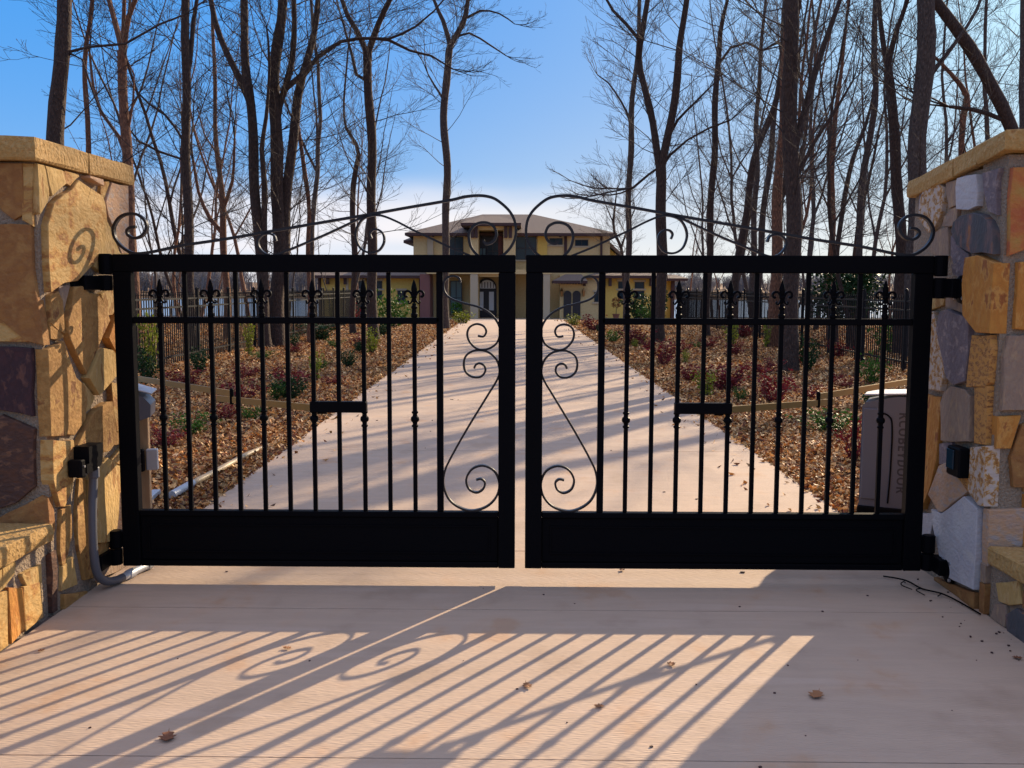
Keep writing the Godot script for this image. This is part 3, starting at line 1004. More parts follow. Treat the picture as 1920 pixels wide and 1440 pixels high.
# ------------------------------------------------------------------ trees and plants
func wander(p: Vector3, d: Vector3, l: float, r: float, tip: float, segs: int, bend: float, rise: float, out_p: PackedVector3Array, out_r: PackedFloat32Array) -> void:
	var q := p
	var e := d.normalized()
	for k in segs + 1:
		out_p.append(q)
		out_r.append(lerpf(r, tip, float(k) / segs))
		e = (e + Vector3(rng.randf_range(-bend, bend), rng.randf_range(-bend, bend) + rise, rng.randf_range(-bend, bend))).normalized()
		q += e * (l / segs)

func sprout(s: Shape, p: Vector3, d: Vector3, l: float, r: float, level: int, most: int) -> void:
	var pts := PackedVector3Array()
	var rad := PackedFloat32Array()
	var segs: int = [6, 5, 3][mini(level, 2)]
	wander(p, d, l, r, maxf(r * .35, .0035), segs, [.20, .24, .25][mini(level, 2)], [.06, .07, .05][mini(level, 2)], pts, rad)
	s.tube(pts, rad, 4 if r > .02 else 3)
	if level >= most: return
	var cnt: int = int([l * 3.4 + 2, l * 4.5 + 1, 0][mini(level, 2)])
	for k in cnt:
		var t := rng.randf_range(.22, 1.0)
		var at := t * segs
		var a := mini(int(at), segs - 1)
		var q := pts[a].lerp(pts[a + 1], at - a)
		var along := (pts[a + 1] - pts[a]).normalized()
		var away := along.cross(Vector3(rng.randf_range(-1, 1), rng.randf_range(-1, 1), rng.randf_range(-1, 1))).normalized()
		away.y = away.y * .6 + .1
		sprout(s, q, along * .8 + away * rng.randf_range(.5, .95), l * rng.randf_range(.28, .55) * (1.15 - t * .5), maxf(lerpf(r, r * .35, t) * .6, .0035), level + 1, most)

func limb_sprouts(s: Shape, pts: PackedVector3Array, rad: PackedFloat32Array, per_metre: float, lowest: float, reach: float) -> void:
	for a in pts.size() - 1:
		var l := pts[a].distance_to(pts[a + 1])
		var want := l * per_metre
		var cnt := int(want) + (1 if rng.randf() < want - int(want) else 0)
		for k in cnt:
			var t := rng.randf()
			var q := pts[a].lerp(pts[a + 1], t)
			if q.y < lowest: continue
			var along := (pts[a + 1] - pts[a]).normalized()
			var an := rng.randf() * TAU
			var side := Vector3(cos(an), 0, sin(an))
			var r := minf(rad[a] * rng.randf_range(.11, .24), .017)
			var d := along * rng.randf_range(.0, .6) + side * rng.randf_range(.6, 1.0) + Vector3(0, .12, 0)
			sprout(s, q, d, reach * rng.randf_range(.45, 1.15) * clampf(rad[a] / .06, .45, 1.0), maxf(r, .007), 0, 2)

func hero_tree(called: String, label: String, at: Vector3, limbs: Array, lush: float) -> void:
	var t := thing(called, label, "tree", at + Vector3(0, ground_height(at.x, at.z), 0), "bare trees around the drive")
	var s := Shape.new()
	var c := Shape.new()
	var stem := PackedVector3Array()
	var stem_r := PackedFloat32Array()
	for li in limbs.size():
		var l: Array = limbs[li]
		var raw := PackedVector3Array()
		var rr := PackedFloat32Array()
		for a in range(0, l.size(), 4):
			raw.append(Vector3(l[a], l[a + 1], l[a + 2]))
			rr.append(l[a + 3])
		if li > 0:   # root the limb inside the stem that it leaves
			var best := 0
			for a in stem.size():
				if stem[a].distance_to(raw[0]) < stem[best].distance_to(raw[0]): best = a
			if stem[best].distance_to(raw[0]) < 1.2:
				raw.insert(0, stem[maxi(best - 1, 0)])
				rr.insert(0, minf(rr[0] * 1.25, stem_r[maxi(best - 1, 0)] * .9))
		var p := PackedVector3Array()
		var r := PackedFloat32Array()
		var m := raw.size()
		var ph := rng.randf() * TAU
		for a in m - 1:
			var seg := raw[a].distance_to(raw[a + 1])
			var steps := clampi(int(seg / .35), 1, 14)
			for k in steps:
				var w := float(k) / steps
				var q := raw[a].cubic_interpolate(raw[a + 1], raw[maxi(a - 1, 0)], raw[mini(a + 2, m - 1)], w)
				var wob := minf(lerpf(rr[a], rr[a + 1], w) * .35, .03)
				p.append(q + Vector3(sin(q.y * 1.9 + ph), 0, cos(q.y * 1.5 + ph)) * wob)
				r.append(lerpf(rr[a], rr[a + 1], w) * rng.randf_range(.94, 1.06))
		p.append(raw[m - 1])
		r.append(rr[m - 1])
		stem.append_array(p)
		stem_r.append_array(r)
		s.tube(p, r, 9 if rr[0] > .08 else (6 if rr[0] > .035 else 4))
		limb_sprouts(c, p, r, lush * .22 * (1.0 if li == 0 else 1.5), 2.6 if li == 0 else 1.5, 2.8)
		# the end of the limb breaks up into finer ones
		var tipd := (p[p.size() - 1] - p[maxi(p.size() - 4, 0)]).normalized()
		for k in (3 if rr[m - 1] < .12 and (li > 0 or limbs.size() == 1 or raw[m - 1].y > 8.0) else 0):
			sprout(c, p[p.size() - 1], tipd + Vector3(rng.randf_range(-.5, .5), rng.randf_range(0, .3), rng.randf_range(-.5, .5)), clampf(rr[m - 1] * 60.0, 1.0, 3.2), rr[m - 1] * .7, 0, 2)
	var bark: Material = mats.bark_dark
	if called == "birch_tree" or called == "reddish_tree" or called == "young_tree" or called == "elm_tree": bark = mats.bark_red
	elif called == "slim_tree" or label.begins_with("massive"): bark = mats.bark_grey
	put("trunk", s.mesh(), bark, t)
	put("crown", c.mesh(), mats.twig, t)

func wild_tree(seed_: int, height: float, girth: float, forks: int) -> Node3D:
	rng.seed = seed_
	var t := Node3D.new()
	var s := Shape.new()
	var c := Shape.new()
	var p := PackedVector3Array()
	var r := PackedFloat32Array()
	wander(Vector3(0, -.3, 0), Vector3(rng.randf_range(-.14, .14), 1, rng.randf_range(-.14, .14)), height, girth, girth * .18, 18, .12, .09, p, r)
	s.tube(p, r, 7)
	limb_sprouts(c, p, r, 1.3, height * .16, height * .15)
	for k in forks:
		var a := rng.randi_range(4, 10)
		var q := PackedVector3Array()
		var w := PackedFloat32Array()
		var an := rng.randf() * TAU
		wander(p[a], Vector3(cos(an) * .55, 1, sin(an) * .55), height * rng.randf_range(.3, .5), r[a] * .62, r[a] * .12, 9, .12, .08, q, w)
		s.tube(q, w, 5)
		limb_sprouts(c, q, w, 1.5, 1.0, height * .13)
	put("trunk", s.mesh(), mats.bark_grey if seed_ % 2 else (mats.bark_red if seed_ % 3 == 0 else mats.bark_dark), t)
	put("crown", c.mesh(), mats.twig_grey if seed_ % 2 else mats.twig, t)
	return t

func build_woods() -> void:
	var kinds: Array[Node3D] = []
	for k in 9: kinds.append(wild_tree(900 + k, [15.0, 18.0, 12.0, 20.0, 16.0, 9.0, 14.0, 17.0, 7.0][k], [.10, .12, .075, .13, .11, .05, .085, .11, .04][k], [2, 3, 2, 4, 3, 2, 3, 2, 3][k]))
	var r := RandomNumberGenerator.new()
	r.seed = 77
	var labels := {}
	var sides := [[-1, 12, -34.0, -7.8, -16.0, -46.0, "bare grey tree in the thin woods left of the drive", "bare trees of the left woods"],
		[-1, 14, -52.0, -10.0, -46.0, -112.0, "bare tree on the lake bank left of the house", "bare trees on the left lake bank"],
		[1, 18, 8.2, 30.0, -14.0, -46.0, "bare tree in the dense woods right of the drive", "bare trees of the right woods"],
		[1, 22, 12.0, 62.0, -46.0, -112.0, "bare tree on the lake bank right of the house", "bare trees on the right lake bank"]]
	for q in sides:
		var n := 0
		var tries := 0
		while n < int(q[1]) and tries < 600:
			tries += 1
			var x := r.randf_range(q[2], q[3])
			var z := r.randf_range(q[5], q[4])
			var view := (x - .03) / (5.16 - z)
			if view > .56 or view < -.43: continue
			# leave the way of the low sun to the gate open
			var lands := x + .654 * (z - 1.5)
			if lands > -5.5 and lands < 4.0: continue
			if q[0] < 0 and view > -.13: continue
			if q[0] > 0 and view < .135: continue
			if z < -70.0 and x > -22.0 and x < 15.0: continue
			var k := r.randi() % kinds.size()
			var px := 984.6 + 1836.0 * (x - .027) / (5.16 - z)
			var leaf := "left" if px < 975.0 else "right"
			var nth := int(round((px - 306.0) / 47.0)) if px < 975.0 else int(round((1646.0 - px) / 47.0))
			var where: String
			if nth < -1: where = "above the %s stone pillar" % leaf
			elif nth < 0: where = "behind the outer stile of the %s gate leaf" % leaf
			else: where = "behind the %s picket in from the %s pillar" % [["first", "second", "third", "fourth", "fifth", "sixth", "seventh", "eighth", "ninth", "tenth", "eleventh", "twelfth", "thirteenth", "fourteenth"][mini(nth, 13)], leaf]
			var far: String = "near" if z > -30.0 else ("mid-distance" if z > -46.0 else ("far" if z > -80.0 else "farthest"))
			var form: String = ["straight", "stout", "slight", "tall", "forked", "short", "slender", "upright", "bushy"][k]
			var label := "%s bare %s tree %s" % [far, form, where]
			if label in labels: continue
			labels[label] = true
			var o := kinds[k].duplicate()
			o.name = numbered("bare_tree")
			add_child(o)
			o.transform = Transform3D(Basis(Vector3.UP, r.randf() * TAU).scaled(Vector3.ONE * r.randf_range(.8, 1.2)), Vector3(x, ground_height(x, z), z))
			tag(o, label, "tree", q[7])
			n += 1
	for k in kinds: k.free()
	# the wood on the far shore reads as one mass
	var s := Shape.new()
	rng.seed = 4242
	for k in 26:
		var h := rng.randf_range(.6, 1.0)
		var px := rng.randf_range(-.4, .4)
		var pz := rng.randf_range(-.4, .4)
		s.tube(PackedVector3Array([Vector3(px, 0, pz), Vector3(px * 1.2, h * .6, pz), Vector3(px * 1.4, h, pz * 1.3)]), PackedFloat32Array([.016, .010, .003]), 3)
		for j in 12:
			var y := rng.randf_range(.25, .95) * h
			var d := Vector3(rng.randf_range(-1, 1), rng.randf_range(.3, 1.1), rng.randf_range(-1, 1)).normalized() * rng.randf_range(.08, .24)
			s.tube(PackedVector3Array([Vector3(px * 1.2, y, pz), Vector3(px * 1.2, y, pz) + d]), PackedFloat32Array([.008, .003]), 3)
	var mm := MultiMesh.new()
	mm.transform_format = MultiMesh.TRANSFORM_3D
	mm.mesh = s.mesh()
	mm.instance_count = 420
	for k in 420:
		var x := rng.randf_range(-520, 520)
		var z := -rng.randf_range(500, 640)
		var h := rng.randf_range(8.0, 15.0) * (1.25 if x < -60.0 else .85)
		mm.set_instance_transform(k, Transform3D(Basis(Vector3.UP, rng.randf() * TAU).scaled(Vector3(rng.randf_range(10, 18), h, rng.randf_range(10, 18))), Vector3(x, ground_height(x, z) - .2, z)))
	var w := MultiMeshInstance3D.new()
	w.name = "far_woods"
	w.multimesh = mm
	w.material_override = mats.hazed_wood
	add_child(w)
	tag(w, "leafless woods tinted haze grey along the far shore of the lake", "woods", "", "stuff")

func shrub_proto(kind: String, seed_: int) -> Array:   # [foliage, stems] about one metre across and one high
	rng.seed = seed_
	var f := Shape.new()
	var st := Shape.new()
	var stems: int = {"dark": 16, "green": 18, "loose": 14, "red": 16}[kind]
	for k in stems:
		var an := TAU * k / stems + rng.randf_range(-.3, .3)
		var lean: float = {"dark": .55, "green": .85, "loose": .35, "red": .7}[kind] * rng.randf_range(.2, 1.1)
		var p := PackedVector3Array()
		var r := PackedFloat32Array()
		wander(Vector3(cos(an) * .06, -.03, sin(an) * .06), Vector3(cos(an) * lean, .9, sin(an) * lean), rng.randf_range(.6, 1.05), .012, .004, 6, .16, .05, p, r)
		st.tube(p, r, 3)
		var leaves: int = {"dark": 48, "green": 34, "loose": 26, "red": 34}[kind]
		for j in leaves:
			var t := rng.randf_range(.12, 1.0) * 5.99
			var a := int(t)
			var q := p[a].lerp(p[a + 1], t - a) + Vector3(rng.randf_range(-1, 1), rng.randf_range(-.6, .8), rng.randf_range(-1, 1)) * .09
			var sz: float = {"dark": .085, "green": .085, "loose": .10, "red": .085}[kind] * rng.randf_range(.6, 1.3)
			var d := Vector3(rng.randf_range(-1, 1), rng.randf_range(-.3, 1.0), rng.randf_range(-1, 1)).normalized()
			var side := d.cross(Vector3(rng.randf_range(-1, 1), rng.randf_range(-1, 1), rng.randf_range(-1, 1))).normalized() * sz * (.28 if kind == "loose" else .38)
			var mid := q + d * sz * .5 + side.cross(d).normalized() * sz * .08
			f.tri(q, mid + side, mid); f.tri(q, mid, mid - side)
			f.tri(mid + side, q + d * sz, mid); f.tri(mid, q + d * sz, mid - side)
	return [f.mesh(), st.mesh()]

func build_shrubs() -> void:
	var protos := {}
	for k in ["dark", "green", "loose", "red"]:
		protos[k] = [shrub_proto(k, 300), shrub_proto(k, 301), shrub_proto(k, 302)]
	var look := {"dark": "leaf_dark", "green": "leaf_green", "loose": "leaf_yellow", "red": "leaf_red"}
	var called := {"dark": "evergreen_shrub", "green": "green_shrub", "loose": "yellow_green_shrub", "red": "red_leaved_shrub"}
	var n := 0
	for q in SHRUBS:
		var k: String = q[0]
		var t := thing(called[k], q[1], "shrub", Vector3(q[2], ground_height(0, q[3]) - .03, q[3]), "shrubs in the mulched beds")
		var p = protos[k][n % 3]
		n += 1
		var sc := Transform3D(Basis(Vector3.UP, n * 1.7).scaled(Vector3(float(q[4]) * 1.1, float(q[5]) * 1.3, float(q[4]) * 1.1)), Vector3.ZERO)
		put("foliage", p[0], mats[look[k]], t, sc)
		put("stem", p[1], mats.twig, t, sc)
	var more := RandomNumberGenerator.new()
	more.seed = 515
	var labels := {}
	for k in 38:
		var side: float = -1.0 if k % 5 < 2 else 1.0
		var z := more.randf_range(-34.0, -4.5)
		var x := side * (drive_edge(z, side) * side + more.randf_range(.5, 3.6))
		var px := 984.6 + 1836.0 * (x - .027) / (5.16 - z)
		if px < 290.0 or px > 1660.0: continue
		var nth := int(round((px - 306.0) / 47.0)) if px < 975.0 else int(round((1646.0 - px) / 47.0))
		var kind: String = ["red", "red", "green", "loose", "red", "dark"][more.randi() % 6]
		var label := "sparse %s plant behind the %s picket from the %s pillar, %s" % [{"red": "red-leaved", "green": "green", "loose": "yellow-green", "dark": "dark green"}[kind], ["first", "second", "third", "fourth", "fifth", "sixth", "seventh", "eighth", "ninth", "tenth", "eleventh", "twelfth", "thirteenth", "fourteenth"][clampi(nth, 0, 13)], "left" if px < 975.0 else "right", "near" if z > -16.0 else "far back"]
		if label in labels: continue
		labels[label] = true
		var t := thing(called[kind], label, "shrub", Vector3(x, -.03, z), "shrubs in the mulched beds")
		var p = protos[kind][k % 3]
		var w := more.randf_range(.25, .55)
		var sc := Transform3D(Basis(Vector3.UP, k * 2.1).scaled(Vector3(w * 1.2, w * more.randf_range(.5, 1.0), w)), Vector3.ZERO)
		put("foliage", p[0], mats[look[kind]], t, sc)
		put("stem", p[1], mats.twig, t, sc)
	# the broad-leaved evergreen tree beyond the right fence
	rng.seed = 66
	for e in [[8.6, -21.0, 2.35, "broad-leaved evergreen tree with dense dark crown beyond the right fence", "leaf_dark"], [12.4, -24.0, 2.3, "brown-leaved small tree beside the evergreen beyond the right fence", "leaf_brown"]]:
		var t := thing("evergreen_tree" if e[4] == "leaf_dark" else "brown_leaved_tree", e[3], "tree", Vector3(e[0], 0, e[1]))
		var tr := Shape.new()
		tr.tube(PackedVector3Array([Vector3(0, -.1, 0), Vector3(.05, .8, 0), Vector3(0, float(e[2]), .1)]), PackedFloat32Array([.07, .055, .015]), 7)
		var f := Shape.new()
		for k in 60:
			var an := rng.randf() * TAU
			var y := rng.randf_range(.35, 1.0) * float(e[2])
			var reach := (1.5 - absf(y - float(e[2]) * .55) * .55) * rng.randf_range(.55, 1.0)
			var p := PackedVector3Array()
			var r := PackedFloat32Array()
			wander(Vector3(0, y * .8, 0), Vector3(cos(an), .25, sin(an)), maxf(reach, .3), .018, .004, 5, .2, .05, p, r)
			tr.tube(p, r, 3)
			for j in 46:
				var a := rng.randi_range(1, 4)
				var q := p[a].lerp(p[a + 1], rng.randf()) + Vector3(rng.randf_range(-1, 1), rng.randf_range(-1, 1), rng.randf_range(-1, 1)) * .16
				var sz := rng.randf_range(.08, .16)
				var d := Vector3(rng.randf_range(-1, 1), rng.randf_range(-.6, .8), rng.randf_range(-1, 1)).normalized()
				var sd := d.cross(Vector3(rng.randf_range(-1, 1), 1, rng.randf_range(-1, 1))).normalized() * sz * .3
				f.quad(q, q + d * sz * .5 + sd, q + d * sz, q + d * sz * .5 - sd)
		put("trunk", tr.mesh(), mats.bark_dark, t)
		put("crown", f.mesh(), mats[e[4]], t)

func build_litter() -> void:
	var s := Shape.new()
	s.tri(Vector3(-.5, .10, 0), Vector3(0, 0, .28), Vector3(0, .02, -.26))
	s.tri(Vector3(0, .02, -.26), Vector3(0, 0, .28), Vector3(.5, .14, .03))
	var mesh := s.mesh()
	var tones := [Color(.44, .25, .10), Color(.58, .39, .18), Color(.30, .13, .045), Color(.70, .52, .30), Color(.20, .075, .04), Color(.50, .25, .08), Color(.12, .05, .03), Color(.62, .44, .22)]
	var r := RandomNumberGenerator.new()
	r.seed = 2024
	for side: float in [-1.0, 1.0]:
		var at: Array[Transform3D] = []
		var tint: Array[Color] = []
		var count := 120000
		var k := 0
		while k < count:
			k += 1
			# denser close to the gate, sparser and larger far off
			var u := r.randf()
			var z := -.25 - 43.0 * pow(u, 1.8)
			var near := drive_edge(z, side) * side - .015
			var wide := 3.0 + (-z) * .32
			var x := near + wide * pow(r.randf(), 1.15)
			var spill := r.randf() < .0025
			if spill: x = near - .5 * pow(r.randf(), 2.5)
			if z > -.55 and x < 3.3: continue
			var size := r.randf_range(.030, .070) * (1.0 + (-z) * .022)
			var y := -.028 + r.randf_range(0.0, .035) if not spill else .008
			var b := Basis.from_euler(Vector3(r.randf_range(-.7, .7), r.randf() * TAU, r.randf_range(-.7, .7))).scaled(Vector3(size, size * 1.2, size * r.randf_range(.6, 1.0)))
			at.append(Transform3D(b, Vector3(side * x, y, z)))
			var c: Color = tones[r.randi() % tones.size()]
			tint.append(Color(c.r * .95, c.g * .82, c.b * .66) * (r.randf_range(.3, .9) if r.randf() < .45 else r.randf_range(.9, 1.7)))
		var mm := MultiMesh.new()
		mm.transform_format = MultiMesh.TRANSFORM_3D
		mm.use_colors = true
		mm.mesh = mesh
		mm.instance_count = at.size()
		for a in at.size():
			mm.set_instance_transform(a, at[a])
			mm.set_instance_color(a, tint[a])
		var o := MultiMeshInstance3D.new()
		o.name = numbered("fallen_leaves")
		o.multimesh = mm
		o.material_override = mats.leaf_litter
		add_child(o)
		tag(o, "brown leaf litter covering the bed %s of the drive" % ("left" if side < 0 else "right"), "leaf litter", "", "stuff")


# ------------------------------------------------------------------ house
func slab(parent: Node, called: String, m: Material, x0: float, x1: float, y0: float, y1: float, z0: float, z1: float) -> MeshInstance3D:   # z0 front, z1 back
	var s := Shape.new()
	s.box(Vector3((x0 + x1) * .5, (y0 + y1) * .5, (z0 + z1) * .5), Vector3(absf(x1 - x0), absf(y1 - y0), absf(z1 - z0)))
	return put(called, s.mesh(), m, parent)

func hip(parent: Node, x0: float, x1: float, ye: float, zf: float, zb: float, rx0: float, rx1: float, yr: float) -> void:
	var s := Shape.new()
	var a := Vector3(x0, ye, zf)
	var b := Vector3(x1, ye, zf)
	var c := Vector3(x1, ye, zb)
	var d := Vector3(x0, ye, zb)
	var zr := (zf + zb) * .5
	var e := Vector3(rx0, yr, zr)
	var f := Vector3(rx1, yr, zr)
	s.quad(a, b, f, e); s.tri(b, c, f); s.quad(c, d, e, f); s.tri(d, a, e)
	var up := Vector3(0, .002, 0)
	s.quad(d, c, b, a)
	var roof := put("roof", s.mesh(), mats.roof, parent)
	var t := Shape.new()
	t.box(Vector3((x0 + x1) * .5, ye - .12, (zf + zb) * .5), Vector3(x1 - x0 - .02, .22, zf - zb - .02))
	put("fascia", t.mesh(), mats.timber, roof)

func window(parent: Node, x0: float, x1: float, y0: float, y1: float, z: float, cols: int, rows: int, surround := true, glass_m: Material = null) -> void:
	var s := Shape.new()
	var w := .07
	if surround:
		var t := Shape.new()
		t.box(Vector3((x0 + x1) * .5, y0 - .08, z + .06), Vector3(x1 - x0 + .4, .14, .12))
		put("sill", t.mesh(), mats.trim, parent)
		t = Shape.new()
		t.box(Vector3((x0 + x1) * .5, y1 + .10, z + .05), Vector3(x1 - x0 + .3, .16, .10))
		put("lintel", t.mesh(), mats.trim, parent)
	for k in cols + 1: s.box(Vector3(lerpf(x0, x1, float(k) / cols), (y0 + y1) * .5, z + .035), Vector3(w, y1 - y0, .07))
	for k in rows + 1: s.box(Vector3((x0 + x1) * .5, lerpf(y0, y1, float(k) / rows), z + .032), Vector3(x1 - x0 + w, w, .06))
	var o := put("window", s.mesh(), mats.frame, parent)
	for a in cols:
		for b in rows:
			var g := Shape.new()
			g.box(Vector3(lerpf(x0, x1, (a + .5) / cols), lerpf(y0, y1, (b + .5) / rows), z + .012), Vector3((x1 - x0) / cols - w, (y1 - y0) / rows - w, .02))
			put("pane", g.mesh(), glass_m if glass_m else mats.glass, o)

func arch(x0: float, x1: float, y0: float, y1: float) -> PackedVector2Array:   # round-headed outline
	var r := (x1 - x0) * .5
	var p := PackedVector2Array([Vector2(x0, y0), Vector2(x1, y0)])
	for k in 13: p.append(Vector2((x0 + x1) * .5 + r * cos(PI * k / 12.0), y1 - r + r * sin(PI * k / 12.0)))
	return p

func arched(parent: Node, called: String, m: Material, x0: float, x1: float, y0: float, y1: float, z: float, d: float) -> MeshInstance3D:
	var s := Shape.new()
	s.prism(arch(x0, x1, y0, y1), Vector3(0, 0, z), Vector3.RIGHT, Vector3.UP, Vector3(0, 0, -d))
	return put(called, s.mesh(), m, parent)

func lantern(parent: Node, x: float, y: float, z: float) -> void:
	var s := Shape.new()
	s.lathe([[0, 0], [.10, .05], [.14, .45], [.17, .47], [.04, .68], [0, .75]], Vector3(x, y, z + .2), 6)
	s.box(Vector3(x, y + .5, z + .1), Vector3(.04, .04, .2))
	put("lantern", s.mesh(), mats.brass, parent)

func build_house() -> void:
	var h := thing("house", "two-storey stucco house with hip roofs at the end of the drive", "house")
	var st: Material = mats.stucco
	# main block
	slab(h, "wall", st, -9.654,7.287,-1.444,6.261, -80, -92)
	hip(h, -10.285, 7.821, 6.233, -79.0, -93.0, -3.939, 0.755, 8.308)
	slab(h, "pilaster", mats.trim, -8.433,-7.922,-1.39,6.25, -79.75, -79.998)
	window(h, -6.757,-5.382,3.99,5.948, -80, 2, 2)
	window(h, -0.874,0.926,4.004,5.959, -80, 2, 2)
	window(h, 2.11,3.169,5.285,5.829, -80, 2, 1)
	window(h, 4.313,5.372,5.198,5.696, -80, 2, 1)
	slab(h, "downpipe", mats.timber, 3.34,3.586,4.051,6.141, -79.85, -79.998)
	slab(h, "downpipe", mats.timber, 6.45,6.63,2.507,6.147, -79.85, -79.998)
	slab(h, "wall_panel", mats.ochre, 1.052,1.889,4.049,6.139, -79.9, -79.998)
	# the left upper block, set back
	slab(h, "wall", st, -9.953,-8.756,-1.6,5.72 , -83, -91)
	hip(h, -10.769, -7.312, 5.736, -82, -92, -9.736, -9.235, 6.615)
	# central bay with the upper arch and the entrance below
	slab(h, "bay_wall", st, -4.608,-3.906,-1.104,6.937, -77, -79.998)
	slab(h, "bay_wall", st, -1.819,-0.822,-1.095,6.942, -77, -79.998)
	slab(h, "bay_wall", st, -3.892,-1.828,6.374,6.94, -77.03, -79.998)
	slab(h, "bay_wall", st, -3.895,-1.821,2.5,3.864, -77.03, -79.998)
	hip(h, -5.336, -0.338, 6.904, -76.2, -84.0, -3.678, -2.292, 7.728)
	arched(h, "arched_window", mats.frame, -3.938,-1.966,3.989,6.527, -79.7, .28)
	window(h, -3.934,-3.385,3.983,4.981, -79.6, 2, 1, false, mats.curtain)
	window(h, -3.247,-2.33,3.985,5.436, -79.6, 2, 2, false)
	slab(h, "shutter", mats.terracotta_wall, -2.308,-1.939,3.983,6.292, -79.5, -79.69)
	for x in [-4.389, -4.077, -1.63, -1.229]:
		slab(h, "bracket", mats.timber, x - .13, x + .13, 5.711, 6.849, -76.7, -76.998)
	for x in [-8.334, -7.92, -5.992, -5.028, 0.931, 2.992]:
		slab(h, "rafter_tail", mats.timber, x - .1, x + .1, 5.928, 6.176, -79.2, -79.998)
	var e := arched(h, "entrance_recess", mats.frame, -4.129,-2.468,-1.19,2.434, -79.8, .18)
	var d := slab(h, "door", mats.frame, -4.056,-2.581,-1.141,1.381, -79.7, -79.795)
	slab(d, "glass_strip", mats.etched, -3.939,-3.594,-0.361,1.244, -79.66, -79.698)
	slab(d, "glass_strip", mats.etched, -3.111,-2.696,-0.358,1.246, -79.66, -79.698)
	var fl := arched(h, "fanlight", mats.etched, -3.986,-2.56,1.522,2.251, -79.68, .1)
	for k in 5:
		slab(fl, "glazing_bar", mats.frame, -3.752 + k * .25, -3.752 + k * .25 + .06, 1.572, 2.074, -79.62, -79.679)
	lantern(h, -4.26, 1.261, -77)
	slab(h, "porch_slab", mats.trim, -8.094,3.971,-1.294,-0.981, -75.5, -79.998)
	slab(h, "column", mats.trim, -4.548,-3.931,-1.002,2.796, -76.6, -76.998)
	slab(h, "column", mats.trim, 1.514,2.069,-0.984,2.898, -76.6, -77.0)
	slab(h, "porch_beam", mats.stucco, -8.176,2.221,2.724,3.095, -76.55, -79.998)
	window(h, -6.418,-5.459,-0.733,2.153, -79.6, 2, 2, false, mats.curtain)
	slab(h, "wall_panel", mats.terracotta_wall, -8.792,-7.968,-1.113,2.702, -76.9, -79.998)
	# right of the entrance: twin arched doors under a little tiled awning
	slab(h, "wall", st, 2.917,6.312,-1.358,2.694, -77.5, -79.998)
	arched(h, "arched_door", mats.frame, 3.237,3.883,-1.049,1.36, -77.42, .1)
	arched(h, "arched_door", mats.frame, 3.997,4.645,-1.047,1.362, -77.42, .1)
	hip(h, 2.257, 5.156, 2.184, -76, -79, 3.372, 4.714, 2.729)
	for k in 9: slab(h, "dentil", mats.timber, 2.982 + k * .24, 2.982 + k * .24 + .11, 1.902, 2.03, -76.5, -77.45)
	lantern(h, 3.059, 0.858, -77.5)
	lantern(h, 4.893, 0.858, -77.5)
	# single-storey right wing and the lean-to roof above it
	slab(h, "wing_wall", mats.ochre, 6.349,11.534,-1.36,2.709, -78, -88)
	window(h, 9.275,10.002,1.556,2.091, -78, 1, 1)
	window(h, 9.286,10.015,0.704,1.33, -78, 1, 1, false)
	window(h, 7.883,8.429,1.552,2.132, -78, 1, 1)
	window(h, 7.893,8.441,0.7,1.326, -78, 1, 1, false)
	window(h, 5.836,6.158,0.431,1.233, -77.5, 1, 1, true)
	for x in [7.136, 10.578, 4.964]:
		slab(h, "bracket", mats.timber, x - .11, x + .11, 1.75, 2.552, -77.3, -77.998)
	slab(h, "wing_wall", mats.ochre, 12.393,13.126,-1.497,2.544, -82, -90)
	slab(h, "wing_wall", mats.ochre, 12.178,12.584,-1.535,2.555, -83, -90)
	hip(h, 5.13, 11.877, 2.634, -77, -89, 7.886, 10.505, 3.375)
	hip(h, 11.71, 14.22, 2.454, -81, -91, 13.076, 13.814, 2.849)
	slab(h, "wing_post", mats.timber, 12.838,13.145,-1.48,2.4, -81.5, -81.9)
	var gs := Shape.new()
	gs.prism(PackedVector2Array([Vector2(6.76, 2.98), Vector2(9.68, 2.98), Vector2(6.76, 5.69)]), Vector3(0, 0, -82), Vector3.RIGHT, Vector3.UP, Vector3(0, 0, -6))
	put("gable", gs.mesh(), mats.ochre, h)
	window(h, 6.821,7.295,4.122,4.494, -82, 1, 1, false)
	gs = Shape.new()
	gs.bar(PackedVector3Array([Vector3(6.818, 5.927, -84), Vector3(10.095, 3.013, -84)]), .25, 5.0, Vector3(0, 0, 1))
	put("roof", gs.mesh(), mats.roof, h)
	# left wing
	slab(h, "wing_wall", mats.ochre, -17.479,-9.091,-1.459,2.62, -79, -89)
	hip(h, -18.376, -8.24, 2.602, -78, -90, -15.722, -10.387, 4.114)
	window(h, -14.556,-13.831,1.493,2.128, -79, 1, 1)
	window(h, -14.567,-13.842,0.628,1.264, -79, 1, 1, false)
	window(h, -12.725,-12.274,1.497,2.133, -79, 1, 1)
	window(h, -12.735,-12.283,0.632,1.269, -79, 1, 1, false)
	window(h, -10.903,-10.27,0.365,1.319, -79, 2, 1)
	for x in [-16.866, -15.361, -13.4]:
		slab(h, "bracket", mats.timber, x - .11, x + .11, 1.843, 2.519, -78.5, -78.998)
	slab(h, "corner_post", mats.trim, -15.337,-15.117,-1.379,2.578, -78.8, -78.998)
	slab(h, "corner_post", mats.timber, -17.735,-17.526,-1.481,2.482, -78.9, -79.4)

